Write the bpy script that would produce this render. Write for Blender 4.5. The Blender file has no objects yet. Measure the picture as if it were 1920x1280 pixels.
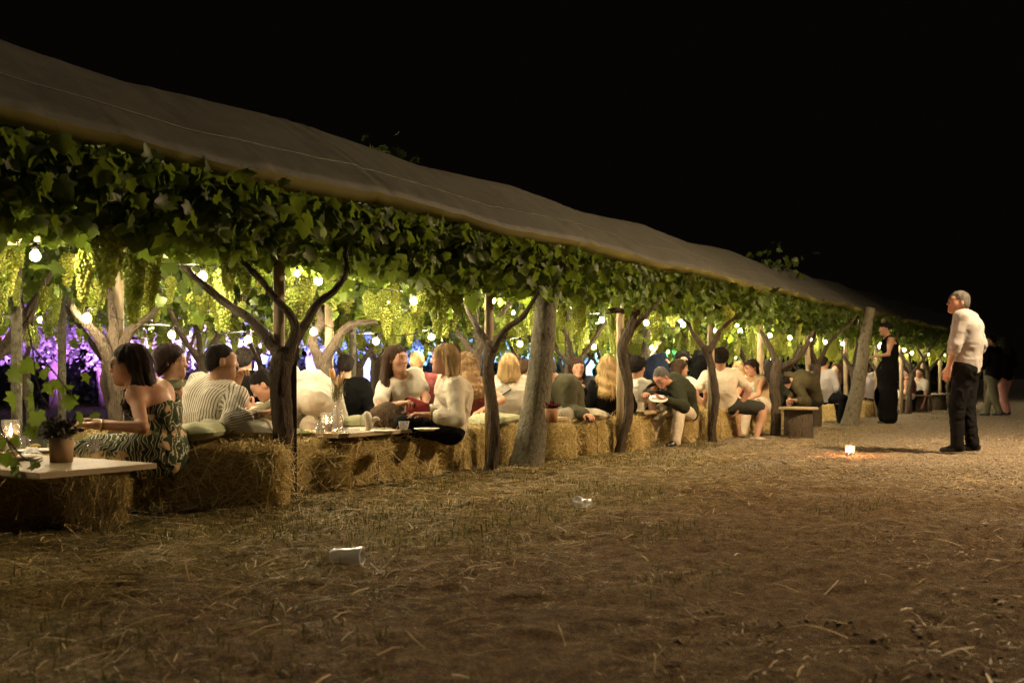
import bpy, math, random
import numpy as np
from mathutils import Vector, Matrix

random.seed(7)
rng = np.random.default_rng(7)
SC = bpy.context.scene
COL = SC.collection

# ------------------------------------------------------------------ camera
H = 0.84                      # lens height above the ground
F = 1867.0                    # focal length in photograph pixels (35 mm lens)
HZ = 708.0                    # horizon row in the photograph
cam_d = bpy.data.cameras.new('camera')
cam = bpy.data.objects.new('camera', cam_d); COL.objects.link(cam)
cam.location = (0, 0, H); cam.rotation_euler = (math.radians(90), 0, 0)
cam_d.sensor_width = 36.0; cam_d.lens = 35.0
cam_d.shift_y = (HZ - 640.0) / 1920.0
cam_d.clip_start = 0.05; cam_d.clip_end = 1500
cam_d.dof.use_dof = True; cam_d.dof.focus_distance = 8.6; cam_d.dof.aperture_fstop = 2.8
SC.camera = cam

# ------------------------------------------------------------------ world, moonless night sky
wd = bpy.data.worlds.new('World'); SC.world = wd; wd.use_nodes = True
wn = wd.node_tree
sky = wn.nodes.new('ShaderNodeTexSky'); sky.sky_type = 'NISHITA'; sky.sun_disc = False
sky.sun_elevation = math.radians(-4); sky.sun_rotation = math.radians(140)
hs = wn.nodes.new('ShaderNodeMixRGB'); hs.inputs[0].default_value = 0.96
hs.inputs[2].default_value = (0.035, 0.027, 0.021, 1)      # warm glow of the lit yard in the night air
wn.links.new(sky.outputs[0], hs.inputs[1])
bg = wn.nodes['Background']; bg.inputs[1].default_value = 0.05
wn.links.new(hs.outputs[0], bg.inputs[0])
sun_d = bpy.data.lights.new('night_fill', 'SUN'); sun_d.energy = 0.10; sun_d.angle = math.radians(12)  # weak warm sun added as fill to brighten the camera-side fronts
sun_d.color = (1.0, 0.86, 0.68)
sun = bpy.data.objects.new('night_fill', sun_d); COL.objects.link(sun)
sun.rotation_euler = (math.radians(48), 0, math.radians(40))
SC.view_settings.view_transform = 'Standard'; SC.view_settings.look = 'None'
SC.view_settings.exposure = 0.0; SC.view_settings.gamma = 1.0
SC.cycles.use_denoising = True; SC.cycles.denoising_prefilter = 'NONE'
try: SC.cycles.denoiser = 'OPENIMAGEDENOISE'
except Exception: pass
SC.cycles.max_bounces = 7; SC.cycles.diffuse_bounces = 3; SC.cycles.transmission_bounces = 6
SC.cycles.transparent_max_bounces = 8; SC.cycles.caustics_reflective = False; SC.cycles.caustics_refractive = False
SC.cycles.sample_clamp_indirect = 4.0
SC.cycles.use_light_tree = True; SC.cycles.use_adaptive_sampling = False

# ------------------------------------------------------------------ places
def at(px, py, d):
    """point seen at photograph pixel (px, py) that stands d metres from the lens"""
    return np.array([(px - 960.0) / F * d, d, H - (py - HZ) / F * d])
def gr(px, py, z=0.0):
    """point of height z seen at pixel (px, py)"""
    d = (H - z) * F / (py - HZ)
    return np.array([(px - 960.0) / F * d, d, z])
P0 = np.array([-1.52, 6.62]); RD = np.array([0.545, 0.8384]); RP = np.array([-0.8384, 0.545])
SP = 2.46
def row(s, w, z=0.0):
    p = P0 + s * RD + w * RP
    return np.array([p[0], p[1], z])
def to_row(x, y):
    q = np.array([x, y]) - P0
    return float(q @ RD), float(q @ RP)
ROWA = math.atan2(RD[1], RD[0])

# ------------------------------------------------------------------ mesh helpers
def build(name, V, faces, mats, parent=None, smooth=True, midx=None, attrs=None, loc=None):
    """faces: list of (n,k) int arrays. ONE mesh object."""
    me = bpy.data.meshes.new(name)
    V = np.asarray(V, dtype=np.float32)
    fl = [np.asarray(f, dtype=np.int32) for f in faces if len(f)]
    tot = sum(f.size for f in fl); nf = sum(len(f) for f in fl)
    me.vertices.add(len(V)); me.vertices.foreach_set('co', V.ravel())
    me.loops.add(tot); me.polygons.add(nf)
    me.loops.foreach_set('vertex_index', np.concatenate([f.ravel() for f in fl]))
    sizes = np.concatenate([np.full(len(f), f.shape[1], np.int32) for f in fl])
    starts = np.concatenate([[0], np.cumsum(sizes)[:-1]]).astype(np.int32)
    me.polygons.foreach_set('loop_start', starts)
    try: me.polygons.foreach_set('loop_total', sizes)
    except Exception: pass
    if midx is not None: me.polygons.foreach_set('material_index', np.asarray(midx, np.int32))
    me.polygons.foreach_set('use_smooth', np.full(nf, smooth))
    for k, a in (attrs or {}).items():
        a = np.asarray(a, np.float32)
        if a.ndim == 1:
            at_ = me.attributes.new(k, 'FLOAT', 'POINT'); at_.data.foreach_set('value', a)
        else:
            if a.shape[1] == 3: a = np.hstack([a, np.ones((len(a), 1), np.float32)])
            at_ = me.attributes.new(k, 'FLOAT_COLOR', 'POINT'); at_.data.foreach_set('color', a.ravel())
    me.update(calc_edges=True); me.validate()
    for m in (mats if isinstance(mats, (list, tuple)) else [mats]): me.materials.append(m)
    return link(name, me, parent, loc)
def link(name, me, parent=None, loc=None):
    o = bpy.data.objects.new(name, me); COL.objects.link(o)
    if parent is not None: o.parent = parent
    if loc is not None: o.location = [float(v) for v in loc]
    return o
def tag(o, label=None, cat=None, group=None, kind=None):
    if label: o['label'] = label
    if cat: o['category'] = cat
    if group: o['group'] = group
    if kind: o['kind'] = kind
    return o
def thing(name, label, cat, loc=(0, 0, 0), rz=0.0, group=None):
    o = bpy.data.objects.new(name, None); COL.objects.link(o)
    o.location = [float(v) for v in loc]; o.rotation_euler = (0, 0, rz); o.empty_display_size = 0.1
    return tag(o, label, cat, group)

class MB:
    """collects shapes for one mesh"""
    def __init__(s): s.V = []; s.Q = []; s.T = []; s.qm = []; s.tm = []; s.n = 0
    def add(s, V, Q=None, T=None, m=0):
        V = np.asarray(V, float)
        if Q is not None and len(Q): s.Q.append(np.asarray(Q) + s.n); s.qm += [m] * len(Q)
        if T is not None and len(T): s.T.append(np.asarray(T) + s.n); s.tm += [m] * len(T)
        s.V.append(V); s.n += len(V)
    def tube(s, pts, rad, n=10, m=0, cap=True, prof=None):
        V, Q, T = tube(pts, rad, n, cap, prof); s.add(V, Q, T, m)
    def box(s, c, size, rz=0.0, m=0, bev=0.0):
        x, y, z = [v / 2 for v in size]
        V = np.array([[a * x, b * y, c_ * z] for a in (-1, 1) for b in (-1, 1) for c_ in (-1, 1)])
        Q = [[0, 1, 3, 2], [4, 6, 7, 5], [0, 4, 5, 1], [2, 3, 7, 6], [0, 2, 6, 4], [1, 5, 7, 3]]
        R = np.array([[math.cos(rz), -math.sin(rz), 0], [math.sin(rz), math.cos(rz), 0], [0, 0, 1]])
        s.add(V @ R.T + np.asarray(c), Q, None, m)
    def lathe(s, prof, c=(0, 0, 0), n=20, m=0):
        a = np.linspace(0, 2 * math.pi, n, endpoint=False)
        V = np.concatenate([np.stack([r * np.cos(a), r * np.sin(a), np.full(n, z)], 1) for r, z in prof]) + np.asarray(c)
        Q = []
        for i in range(len(prof) - 1):
            for j in range(n):
                k = (j + 1) % n
                Q.append([i * n + j, i * n + k, (i + 1) * n + k, (i + 1) * n + j])
        s.add(V, Q, None, m)
    def build(s, name, mats, parent=None, smooth=True, loc=None, attrs=None):
        V = np.concatenate(s.V); f = []; mi = []
        if s.Q: f.append(np.concatenate(s.Q)); mi += s.qm
        if s.T: f.append(np.concatenate(s.T)); mi += s.tm
        return build(name, V, f, mats, parent, smooth, mi, attrs, loc)

def unit(v):
    v = np.asarray(v, float); n = np.linalg.norm(v); return v / n if n > 1e-9 else v
def catmull(P, n):
    P = np.asarray(P, float); P = np.vstack([2 * P[0] - P[1], P, 2 * P[-1] - P[-2]]); out = []
    for i in range(1, len(P) - 2):
        for t in np.linspace(0, 1, n, endpoint=False):
            a, b, c, d = P[i - 1:i + 3]
            out.append(0.5 * (2 * b + (c - a) * t + (2 * a - 5 * b + 4 * c - d) * t * t + (3 * b - a - 3 * c + d) * t ** 3))
    out.append(P[-2]); return np.array(out)
def tube(pts, rad, n=10, cap=True, prof=None):
    pts = np.asarray(pts, float); k = len(pts)
    rad = np.full(k, rad) if np.isscalar(rad) else np.asarray(rad, float)
    if len(rad) != k: rad = np.interp(np.linspace(0, 1, k), np.linspace(0, 1, len(rad)), rad)
    tg = np.gradient(pts, axis=0); tg /= np.linalg.norm(tg, axis=1)[:, None] + 1e-12
    ref = np.array([1., 0, 0]) if abs(tg[0][0]) < 0.8 else np.array([0, 1., 0])
    a = np.linspace(0, 2 * math.pi, n, endpoint=False); V = []
    for i in range(k):
        ref = unit(ref - tg[i] * (ref @ tg[i])); b = np.cross(tg[i], ref)
        r = rad[i] * (prof(i / (k - 1), a) if prof else 1.0)
        V.append(pts[i] + np.outer(np.cos(a) * r, ref) + np.outer(np.sin(a) * r, b))
    V = np.concatenate(V)
    i, j = np.meshgrid(np.arange(k - 1), np.arange(n), indexing='ij'); i = i.ravel(); j = j.ravel(); jj = (j + 1) % n
    Q = np.stack([i * n + j, i * n + jj, (i + 1) * n + jj, (i + 1) * n + j], 1); T = []
    if cap:
        V = np.vstack([V, pts[0], pts[-1]]); c0, c1 = k * n, k * n + 1
        T = [[c0, (q + 1) % n, q] for q in range(n)] + [[c1, (k - 1) * n + q, (k - 1) * n + (q + 1) % n] for q in range(n)]
    return V, Q, T

def ico(sub=1):
    t = (1 + 5 ** .5) / 2
    V = [[-1, t, 0], [1, t, 0], [-1, -t, 0], [1, -t, 0], [0, -1, t], [0, 1, t], [0, -1, -t], [0, 1, -t], [t, 0, -1], [t, 0, 1], [-t, 0, -1], [-t, 0, 1]]
    T = [[0, 11, 5], [0, 5, 1], [0, 1, 7], [0, 7, 10], [0, 10, 11], [1, 5, 9], [5, 11, 4], [11, 10, 2], [10, 7, 6], [7, 1, 8], [3, 9, 4], [3, 4, 2], [3, 2, 6], [3, 6, 8], [3, 8, 9], [4, 9, 5], [2, 4, 11], [6, 2, 10], [8, 6, 7], [9, 8, 1]]
    V = [list(unit(v)) for v in V]
    for _ in range(sub):
        mid = {}; T2 = []
        def m(a, b):
            k = (min(a, b), max(a, b))
            if k not in mid: V.append(list(unit(np.add(V[a], V[b])))); mid[k] = len(V) - 1
            return mid[k]
        for a, b, c in T:
            ab, bc, ca = m(a, b), m(b, c), m(c, a); T2 += [[a, ab, ca], [b, bc, ab], [c, ca, bc], [ab, bc, ca]]
        T = T2
    return np.array(V), np.array(T)

# smooth value noise
_NT = np.random.default_rng(3).random((64, 64, 64)).astype(np.float32)
def vnoise(p):
    p = np.asarray(p, np.float32); i = np.floor(p).astype(np.int32); f = p - i; f = f * f * (3 - 2 * f)
    out = 0
    for dx in (0, 1):
        for dy in (0, 1):
            for dz in (0, 1):
                w = (f[..., 0] if dx else 1 - f[..., 0]) * (f[..., 1] if dy else 1 - f[..., 1]) * (f[..., 2] if dz else 1 - f[..., 2])
                out = out + w * _NT[(i[..., 0] + dx) & 63, (i[..., 1] + dy) & 63, (i[..., 2] + dz) & 63]
    return out * 2 - 1
def fbm(p, o=3):
    r = 0; a = 1.0; p = np.asarray(p, float)
    for k in range(o): r = r + a * vnoise(p * 2 ** k + 17.3 * k); a *= .5
    return r

# ------------------------------------------------------------------ materials
class M:
    pass
def mat(name, col, rough=0.7, spec=0.3, **kw):
    m = bpy.data.materials.new(name); m.use_nodes = True
    b = m.node_tree.nodes['Principled BSDF']
    b.inputs['Base Color'].default_value = (*col, 1); b.inputs['Roughness'].default_value = rough
    b.inputs['Specular IOR Level'].default_value = spec
    for k, v in kw.items(): b.inputs[k].default_value = v
    return m
class G:
    """tiny node graph writer"""
    def __init__(s, m): s.m = m; s.t = m.node_tree; s.b = s.t.nodes.get('Principled BSDF')
    def n(s, typ, **kw):
        x = s.t.nodes.new(typ)
        for k, v in kw.items():
            if k in x.inputs and not hasattr(x, k): x.inputs[k].default_value = v
            else: setattr(x, k, v)
        return x
    def l(s, a, b): s.t.links.new(a, b)
    def coord(s, scale=(1, 1, 1), out='Object', rot=(0, 0, 0)):
        c = s.n('ShaderNodeTexCoord'); mp = s.n('ShaderNodeMapping')
        mp.inputs['Scale'].default_value = scale; mp.inputs['Rotation'].default_value = rot
        s.l(c.outputs[out], mp.inputs[0]); return mp.outputs[0]
    def noise(s, vec, scale=5., detail=4., rough=.6):
        x = s.n('ShaderNodeTexNoise'); x.inputs['Scale'].default_value = scale; x.inputs['Detail'].default_value = detail
        x.inputs['Roughness'].default_value = rough; s.l(vec, x.inputs['Vector']); return x.outputs['Fac']
    def ramp(s, fac, stops, interp='LINEAR'):
        x = s.n('ShaderNodeValToRGB'); cr = x.color_ramp; cr.interpolation = interp
        while len(cr.elements) < len(stops): cr.elements.new(0.5)
        for e, (p, c) in zip(cr.elements, stops): e.position = p; e.color = (*c, 1) if len(c) == 3 else c
        s.l(fac, x.inputs[0]); return x.outputs[0]
    def mix(s, fac, a, b, typ='MIX'):
        x = s.n('ShaderNodeMixRGB'); x.blend_type = typ
        for v, i in ((fac, 0), (a, 1), (b, 2)):
            if hasattr(v, 'links') or hasattr(v, 'is_linked'): s.l(v, x.inputs[i])
            elif isinstance(v, (int, float)): x.inputs[i].default_value = v
            else: x.inputs[i].default_value = (*v, 1)
        return x.outputs[0]
    def bump(s, h, strength=.4, dist=.01):
        x = s.n('ShaderNodeBump'); x.inputs['Strength'].default_value = strength; x.inputs['Distance'].default_value = dist
        s.l(h, x.inputs['Height']); s.l(x.outputs[0], s.b.inputs['Normal'])
    def col(s, c): s.l(c, s.b.inputs['Base Color'])
def noisy(name, c1, c2, scale=12., stretch=(1, 1, 1), rough=.75, spec=.25, bump=.3, dist=.006, detail=5, c3=None):
    m = mat(name, c1, rough, spec); g = G(m); v = g.coord(stretch)
    f = g.noise(v, scale, detail); st = [(.32, c1), (.68, c2)]
    if c3: st = [(.28, c1), (.5, c2), (.72, c3)]
    g.col(g.ramp(f, st)); g.bump(g.noise(v, scale * 2.3, 4), bump, dist); return m
def transl(m, col, fac=.35):
    """adds a translucent share to a thin material"""
    g = G(m); out = g.t.nodes['Material Output']
    tr = g.n('ShaderNodeBsdfTranslucent'); tr.inputs[0].default_value = (*col, 1)
    mx = g.n('ShaderNodeMixShader'); mx.inputs[0].default_value = fac
    g.l(g.b.outputs[0], mx.inputs[1]); g.l(tr.outputs[0], mx.inputs[2]); g.l(mx.outputs[0], out.inputs[0]); return m, tr
def emis(name, col, st, base=(.8, .8, .8)):
    m = mat(name, base, .4); b = m.node_tree.nodes['Principled BSDF']
    b.inputs['Emission Color'].default_value = (*col, 1); b.inputs['Emission Strength'].default_value = st; return m
def glass(name, col=(1, 1, 1), rough=.03, alpha=.75):
    """thin clear glass or plastic"""
    m = mat(name, col, rough, .5); g = G(m); out = g.t.nodes['Material Output']
    tr = g.n('ShaderNodeBsdfTransparent'); tr.inputs[0].default_value = (*col, 1)
    gl = g.n('ShaderNodeBsdfGlossy'); gl.inputs['Roughness'].default_value = rough
    lw = g.n('ShaderNodeLayerWeight'); lw.inputs[0].default_value = .35
    mx = g.n('ShaderNodeMixShader'); g.l(lw.outputs['Facing'], mx.inputs[0])
    df = g.n('ShaderNodeBsdfDiffuse'); df.inputs[0].default_value = (*col, 1)
    m2 = g.n('ShaderNodeMixShader'); m2.inputs[0].default_value = 1 - alpha
    g.l(tr.outputs[0], m2.inputs[1]); g.l(df.outputs[0], m2.inputs[2])
    g.l(m2.outputs[0], mx.inputs[1]); g.l(gl.outputs[0], mx.inputs[2]); g.l(mx.outputs[0], out.inputs[0]); return m

# foliage: one leaf material, tone varies leaf by leaf
def leaf_mat(name, c1, c2, tcol, fac=.42, attr=True):
    m = mat(name, c1, .5, .4); m, tr = transl(m, tcol, fac); g = G(m)
    a = g.n('ShaderNodeAttribute'); a.attribute_name = 'tone'
    oi = g.n('ShaderNodeObjectInfo')
    ad = g.n('ShaderNodeMath'); ad.operation = 'ADD'; g.l(a.outputs['Fac'], ad.inputs[0])
    ml = g.n('ShaderNodeMath'); ml.operation = 'MULTIPLY'; g.l(oi.outputs['Random'], ml.inputs[0]); ml.inputs[1].default_value = .35
    g.l(ml.outputs[0], ad.inputs[1])
    c = g.ramp(ad.outputs[0], [(0., c1), (.9, c2), (1.0, (.20, .17, .05))])
    v = g.coord(); c = g.mix(.35, c, g.ramp(g.noise(v, 40, 3), [(.3, (.3, .3, .3)), (.7, (.8, .8, .8))]), 'OVERLAY')
    g.col(c); t2 = g.mix(.5, c, tcol); g.l(t2, tr.inputs[0]); return m
LEAF = leaf_mat('vine_leaf', (.026, .046, .009), (.085, .125, .022), (.25, .36, .03), .48)
OLIVE = leaf_mat('olive_leaf', (.10, .11, .08), (.24, .25, .19), (.2, .22, .14), .3)
HEDGE = leaf_mat('hedge_leaf', (.010, .014, .008), (.022, .03, .015), (.03, .04, .015), .2)
GRASS = leaf_mat('grass_blade', (.05, .060, .016), (.19, .16, .055), (.1, .14, .03), .3)
def grape_mat():
    m = mat('grape_skin', (.36, .46, .09), .32, .45); m, tr = transl(m, (.70, .82, .16), .5); g = G(m)
    a = g.n('ShaderNodeAttribute'); a.attribute_name = 'tone'
    c = g.ramp(a.outputs['Fac'], [(0, (.30, .42, .06)), (.55, (.44, .52, .10)), (1, (.56, .56, .15))])
    oi = g.n('ShaderNodeObjectInfo')
    c = g.mix(1.0, c, g.ramp(oi.outputs['Random'], [(0, (.62, .66, .6)), (.5, (.95, .95, .95)), (1, (1., .9, .8))]), 'MULTIPLY')
    g.col(c); g.l(g.mix(.5, c, (.90, .95, .18)), tr.inputs[0]); return m
GRAPE = grape_mat()
BARK = noisy('vine_bark', (.014, .010, .007), (.13, .10, .07), 9, (7, 7, 1), .85, .2, 1., .04, 8, (.06, .047, .032))
BARK2 = noisy('smooth_grey_bark', (.035, .032, .02), (.18, .165, .12), 9, (2, 2, 1.3), .8, .2, 1., .03, 9, (.095, .088, .055))
OBARK = noisy('olive_bark', (.12, .105, .085), (.30, .27, .23), 7, (3, 3, 1), .85, .2, .8, .03, 7)
STAKE = noisy('raw_wood_stake', (.30, .23, .14), (.50, .41, .27), 6, (8, 8, .7), .7, .25, .3, .003)
DARKPOST = noisy('weathered_dark_post', (.03, .026, .02), (.07, .058, .042), 6, (6, 6, .8), .7, .3, .4, .004)
PLANK = noisy('pale_board', (.32, .25, .15), (.50, .40, .25), 3, (1, 14, 14), .55, .3, .15, .002)
STRAWC = noisy('straw_core', (.20, .145, .045), (.52, .40, .16), 30, (1, 1, 3), .9, .1, .9, .02)
def straw_mat(name, cs):
    m = mat(name, cs[1], .6, .3); g = G(m); a = g.n('ShaderNodeAttribute'); a.attribute_name = 'tone'
    g.col(g.ramp(a.outputs['Fac'], [(0, cs[0]), (.5, cs[1]), (1, cs[2])])); return m
STRAW = straw_mat('straw', [(.24, .165, .045), (.58, .45, .18), (.78, .66, .36)])
LITTER = straw_mat('straw_litter', [(.12, .08, .03), (.36, .26, .10), (.62, .48, .24)])
TWINE = mat('twine', (.35, .22, .08), .8)
WIRE = mat('galvanised_wire', (.35, .35, .33), .4, .5, Metallic=.8)
CABLE = mat('black_cable', (.012, .012, .012), .5)
BULB = emis('lit_bulb', (1.0, .79, .48), 1350.)
SOCK = mat('bulb_socket', (.02, .02, .02), .4)
FLAME = emis('candle_flame', (1.0, .55, .2), 160.)
WAX = mat('candle_wax', (.85, .75, .6), .5); transl(WAX, (1., .6, .3), .4)
CLEAR = glass('clear_glass')
PLASTIC = glass('clear_plastic_cup', (.95, .95, .95), .28, .66)
WHITE = mat('white_paper', (.78, .76, .70), .6)
BLACK = mat('black_paint', (.015, .015, .015), .45)
STEEL = mat('brushed_steel', (.6, .58, .55), .3, .5, Metallic=1.)
TERRA = noisy('terracotta', (.34, .17, .085), (.46, .25, .13), 14, (1, 1, 1), .8, .2, .15, .002)
KRAFT = noisy('kraft_card_pot', (.33, .22, .12), (.42, .29, .17), 18, (1, 1, .3), .8, .2, .12, .002)
# ================================================================== figures: signed distance shapes meshed with surface nets
def smin(a, b, k):
    if k <= 0: return np.minimum(a, b)
    h = np.maximum(k - np.abs(a - b), 0) / k
    return np.minimum(a, b) - h * h * k * .25
def cone_d(p, a, b, r1, r2):
    a = np.asarray(a, np.float32); ab = np.asarray(b, np.float32) - a
    q = p - a; t = np.clip(q @ ab / (ab @ ab + 1e-9), 0, 1)
    q = q - t[:, None] * ab
    return np.sqrt(np.einsum('ij,ij->i', q, q)) - (r1 + (r2 - r1) * t)
def ell_d(p, c, r, R=None):
    q = p - np.asarray(c, np.float32)
    if R is not None: q = q @ R.astype(np.float32)          # columns of R are the local axes
    r = np.asarray(r, np.float32)
    k0 = np.linalg.norm(q / r, axis=1); k1 = np.linalg.norm(q / (r * r), axis=1)
    return k0 * (k0 - 1) / (k1 + 1e-6)
class Shape:
    """list of (function, blend, group box) evaluated with smooth union"""
    def __init__(s): s.p = []; s.cuts = []; s.disp = None
    def cone(s, a, b, r1, r2=None, k=.03):
        r2 = r1 if r2 is None else r2; a = np.asarray(a, float); b = np.asarray(b, float); R = max(r1, r2)
        s.p.append((lambda p: cone_d(p, a, b, r1, r2), k, np.minimum(a, b) - R, np.maximum(a, b) + R)); return s
    def ell(s, c, r, R=None, k=.02):
        c = np.asarray(c, float); m = max(r)
        s.p.append((lambda p: ell_d(p, c, r, R), k, c - m, c + m)); return s
    def cut(s, f): s.cuts.append(f); return s          # f(p) > 0 is removed
    def dist(s, p):
        d = np.full(len(p), 1.0, np.float32)
        for f, k, lo, hi in s.p:
            m = np.all((p > lo - .13) & (p < hi + .13), axis=1)
            if m.any():
                i = np.nonzero(m)[0]; d[i] = smin(d[i], f(p[i]).astype(np.float32), k)
        if s.disp is not None: d = d - s.disp(p).astype(np.float32)
        for f in s.cuts: d = np.maximum(d, f(p).astype(np.float32))
        return d
    def mesh(s, h):
        lo = np.min([x[2] for x in s.p], axis=0) - .04; hi = np.max([x[3] for x in s.p], axis=0) + .04
        B = 6; nb = np.ceil((hi - lo) / (h * B)).astype(int) + 1; n = nb * B
        bi = np.stack(np.meshgrid(*[np.arange(k) for k in nb], indexing='ij'), -1).reshape(-1, 3)
        bc = (lo + (bi * B + B / 2 - .5) * h).astype(np.float32)
        bd = s.dist(bc); act = np.abs(bd) < h * B * .9 + .028
        D = np.repeat(np.repeat(np.repeat(bd.reshape(nb), B, 0), B, 1), B, 2).astype(np.float32)
        off = np.stack(np.meshgrid(*[np.arange(B)] * 3, indexing='ij'), -1).reshape(-1, 3)
        idx = (bi[act][:, None, :] * B + off[None]).reshape(-1, 3)
        D[idx[:, 0], idx[:, 1], idx[:, 2]] = s.dist((lo + idx * h).astype(np.float32))
        return nets(D, lo, h)
def nets(D, lo, h):
    ins = D < 0; n = np.array(D.shape) - 1
    cs = [(a, b, c) for a in (0, 1) for b in (0, 1) for c in (0, 1)]
    cnt = sum(ins[a:n[0] + a, b:n[1] + b, c:n[2] + c].astype(np.int8) for a, b, c in cs)
    I = np.argwhere((cnt > 0) & (cnt < 8)); idx = np.full(tuple(n), -1, np.int32); idx[I[:, 0], I[:, 1], I[:, 2]] = np.arange(len(I))
    v = np.stack([D[I[:, 0] + a, I[:, 1] + b, I[:, 2] + c] for a, b, c in cs], 1)
    acc = np.zeros((len(I), 3)); num = np.zeros(len(I))
    for i in range(8):
        for j in range(i + 1, 8):
            df = np.array(cs[j]) - np.array(cs[i])
            if np.abs(df).sum() != 1: continue
            m = (v[:, i] < 0) != (v[:, j] < 0); t = v[m, i] / (v[m, i] - v[m, j])
            acc[m] += np.array(cs[i]) + t[:, None] * df; num[m] += 1
    V = lo + (I + acc / num[:, None]) * h; Q = []
    for ax in range(3):
        u, w = (ax + 1) % 3, (ax + 2) % 3; e = [0, 0, 0]; e[ax] = 1
        A = ins[:D.shape[0] - e[0], :D.shape[1] - e[1], :D.shape[2] - e[2]]; Bb = ins[e[0]:, e[1]:, e[2]:]
        X = np.argwhere(A != Bb); X = X[(X[:, u] > 0) & (X[:, w] > 0) & (X[:, u] < n[u]) & (X[:, w] < n[w]) & (X[:, ax] < n[ax])]
        fl = A[X[:, 0], X[:, 1], X[:, 2]]
        q = []
        for du, dw in ((-1, -1), (0, -1), (0, 0), (-1, 0)):
            Y = X.copy(); Y[:, u] += du; Y[:, w] += dw; q.append(idx[Y[:, 0], Y[:, 1], Y[:, 2]])
        q = np.stack(q, 1); q[~fl] = q[~fl][:, ::-1]; Q.append(q)
    Q = np.concatenate(Q); return V, Q[(Q >= 0).all(1)]

def dirv(yaw, pitch=0):
    y, p = math.radians(yaw), math.radians(pitch)
    return np.array([math.cos(y) * math.cos(p), math.sin(y) * math.cos(p), math.sin(p)])
def frame(f, up=(0, 0, 1)):
    f = unit(f); u = np.asarray(up, float); u = unit(u - f * (u @ f)); r = np.cross(f, u); return r, f, u
def ik(S, T, a, b, pole):
    S = np.asarray(S, float); T = np.asarray(T, float); d = T - S; L = np.linalg.norm(d); L2 = min(max(L, abs(a - b) + .02), a + b - .004)
    n = d / (L + 1e-9); T = S + n * L2; x = (a * a - b * b + L2 * L2) / (2 * L2); y = math.sqrt(max(a * a - x * x, 0))
    p = unit(np.asarray(pole, float) - n * (n @ np.asarray(pole, float))); return S + n * x + p * y, T

CLOTH = {}
def cloth(name, col, rough=.85, weave=True, c2=None):
    if name in CLOTH: return CLOTH[name]
    m = mat(name, col, rough, .2 if max(col) > .1 else .04); m.node_tree.nodes['Principled BSDF'].inputs['Sheen Weight'].default_value = .1 if max(col) > .1 else 0
    g = G(m); v = g.coord(); f = g.noise(v, 9, 5); c2 = c2 or tuple(x * .8 for x in col)
    g.col(g.ramp(f, [(.3, c2), (.65, col)])); g.bump(g.noise(v, 26, 6, .7), .5, .012); CLOTH[name] = m; return m
def stripes():
    m = mat('striped_shirt_cloth', (.7, .65, .55), .85, .2); g = G(m); a = g.n('ShaderNodeAttribute'); a.attribute_name = 'stripe'
    x = g.n('ShaderNodeMath'); x.operation = 'FRACT'; s = g.n('ShaderNodeMath'); s.operation = 'MULTIPLY'; s.inputs[1].default_value = 1 / .019
    g.l(a.outputs['Fac'], s.inputs[0]); g.l(s.outputs[0], x.inputs[0])
    g.col(g.ramp(x.outputs[0], [(0, (.74, .70, .60)), (.50, (.74, .70, .60)), (.6, (.17, .14, .07)), (.85, (.17, .14, .07)), (.95, (.74, .70, .60))]))
    g.bump(g.noise(g.coord(), 14, 5), .4, .012); return m
def floral():
    m = mat('floral_dress_cloth', (.05, .07, .04), .8, .2); g = G(m); v = g.coord()
    w = g.n('ShaderNodeTexNoise'); w.inputs['Scale'].default_value = 9; g.l(v, w.inputs['Vector'])
    vv = g.mix(.10, v, w.outputs['Color'], 'ADD')
    a = g.n('ShaderNodeTexVoronoi'); a.inputs['Scale'].default_value = 13; g.l(vv, a.inputs['Vector'])
    wv = g.n('ShaderNodeTexWave'); wv.inputs['Scale'].default_value = 8; wv.inputs['Distortion'].default_value = 9; g.l(vv, wv.inputs['Vector'])
    base = g.ramp(wv.outputs['Fac'], [(.3, (.025, .038, .02)), (.45, (.07, .10, .045)), (.56, (.62, .56, .42)), (.72, (.5, .44, .3)), (.85, (.05, .07, .03))])
    hue = g.ramp(a.outputs['Color'], [(.2, (.55, .36, .20)), (.45, (.70, .60, .44)), (.6, (.10, .16, .06)), (.8, (.03, .045, .02))], 'CONSTANT')
    fl = g.ramp(a.outputs['Distance'], [(.28, (1, 1, 1)), (.36, (0, 0, 0))])
    g.col(g.mix(fl, base, hue)); return m
def skin_mat():
    m = mat('skin', (.6, .4, .3), .5, .35); g = G(m); a = g.n('ShaderNodeAttribute'); a.attribute_name = 'Col'
    c = g.mix(.18, a.outputs['Color'], g.ramp(g.noise(g.coord(), 30, 4), [(.3, (.3, .25, .22)), (.7, (.75, .7, .66))]), 'OVERLAY')
    g.col(c); g.b.inputs['Subsurface Weight'].default_value = .12; g.b.inputs['Subsurface Radius'].default_value = (.02, .008, .004); return m
SKIN = skin_mat()
def hair_mat(name, c1, c2, c3=None):
    if name in CLOTH: return CLOTH[name]
    m = mat(name, c1, .7, .12); g = G(m); a = g.n('ShaderNodeAttribute'); a.attribute_name = 'strand'
    n = g.n('ShaderNodeTexNoise'); n.noise_dimensions = '1D'; n.inputs['Scale'].default_value = 1; n.inputs['Detail'].default_value = 4
    s = g.n('ShaderNodeMath'); s.operation = 'MULTIPLY'; s.inputs[1].default_value = 22; g.l(a.outputs['Fac'], s.inputs[0]); g.l(s.outputs[0], n.inputs['W'])
    f2 = g.noise(g.coord((1, 1, .25)), 30, 5)
    ad = g.mix(.5, n.outputs['Fac'], f2)
    g.col(g.ramp(ad, [(.34, c1), (.5, c2), (.66, c3 or c2)])); g.bump(ad, .8, .012); CLOTH[name] = m; return m
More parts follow.
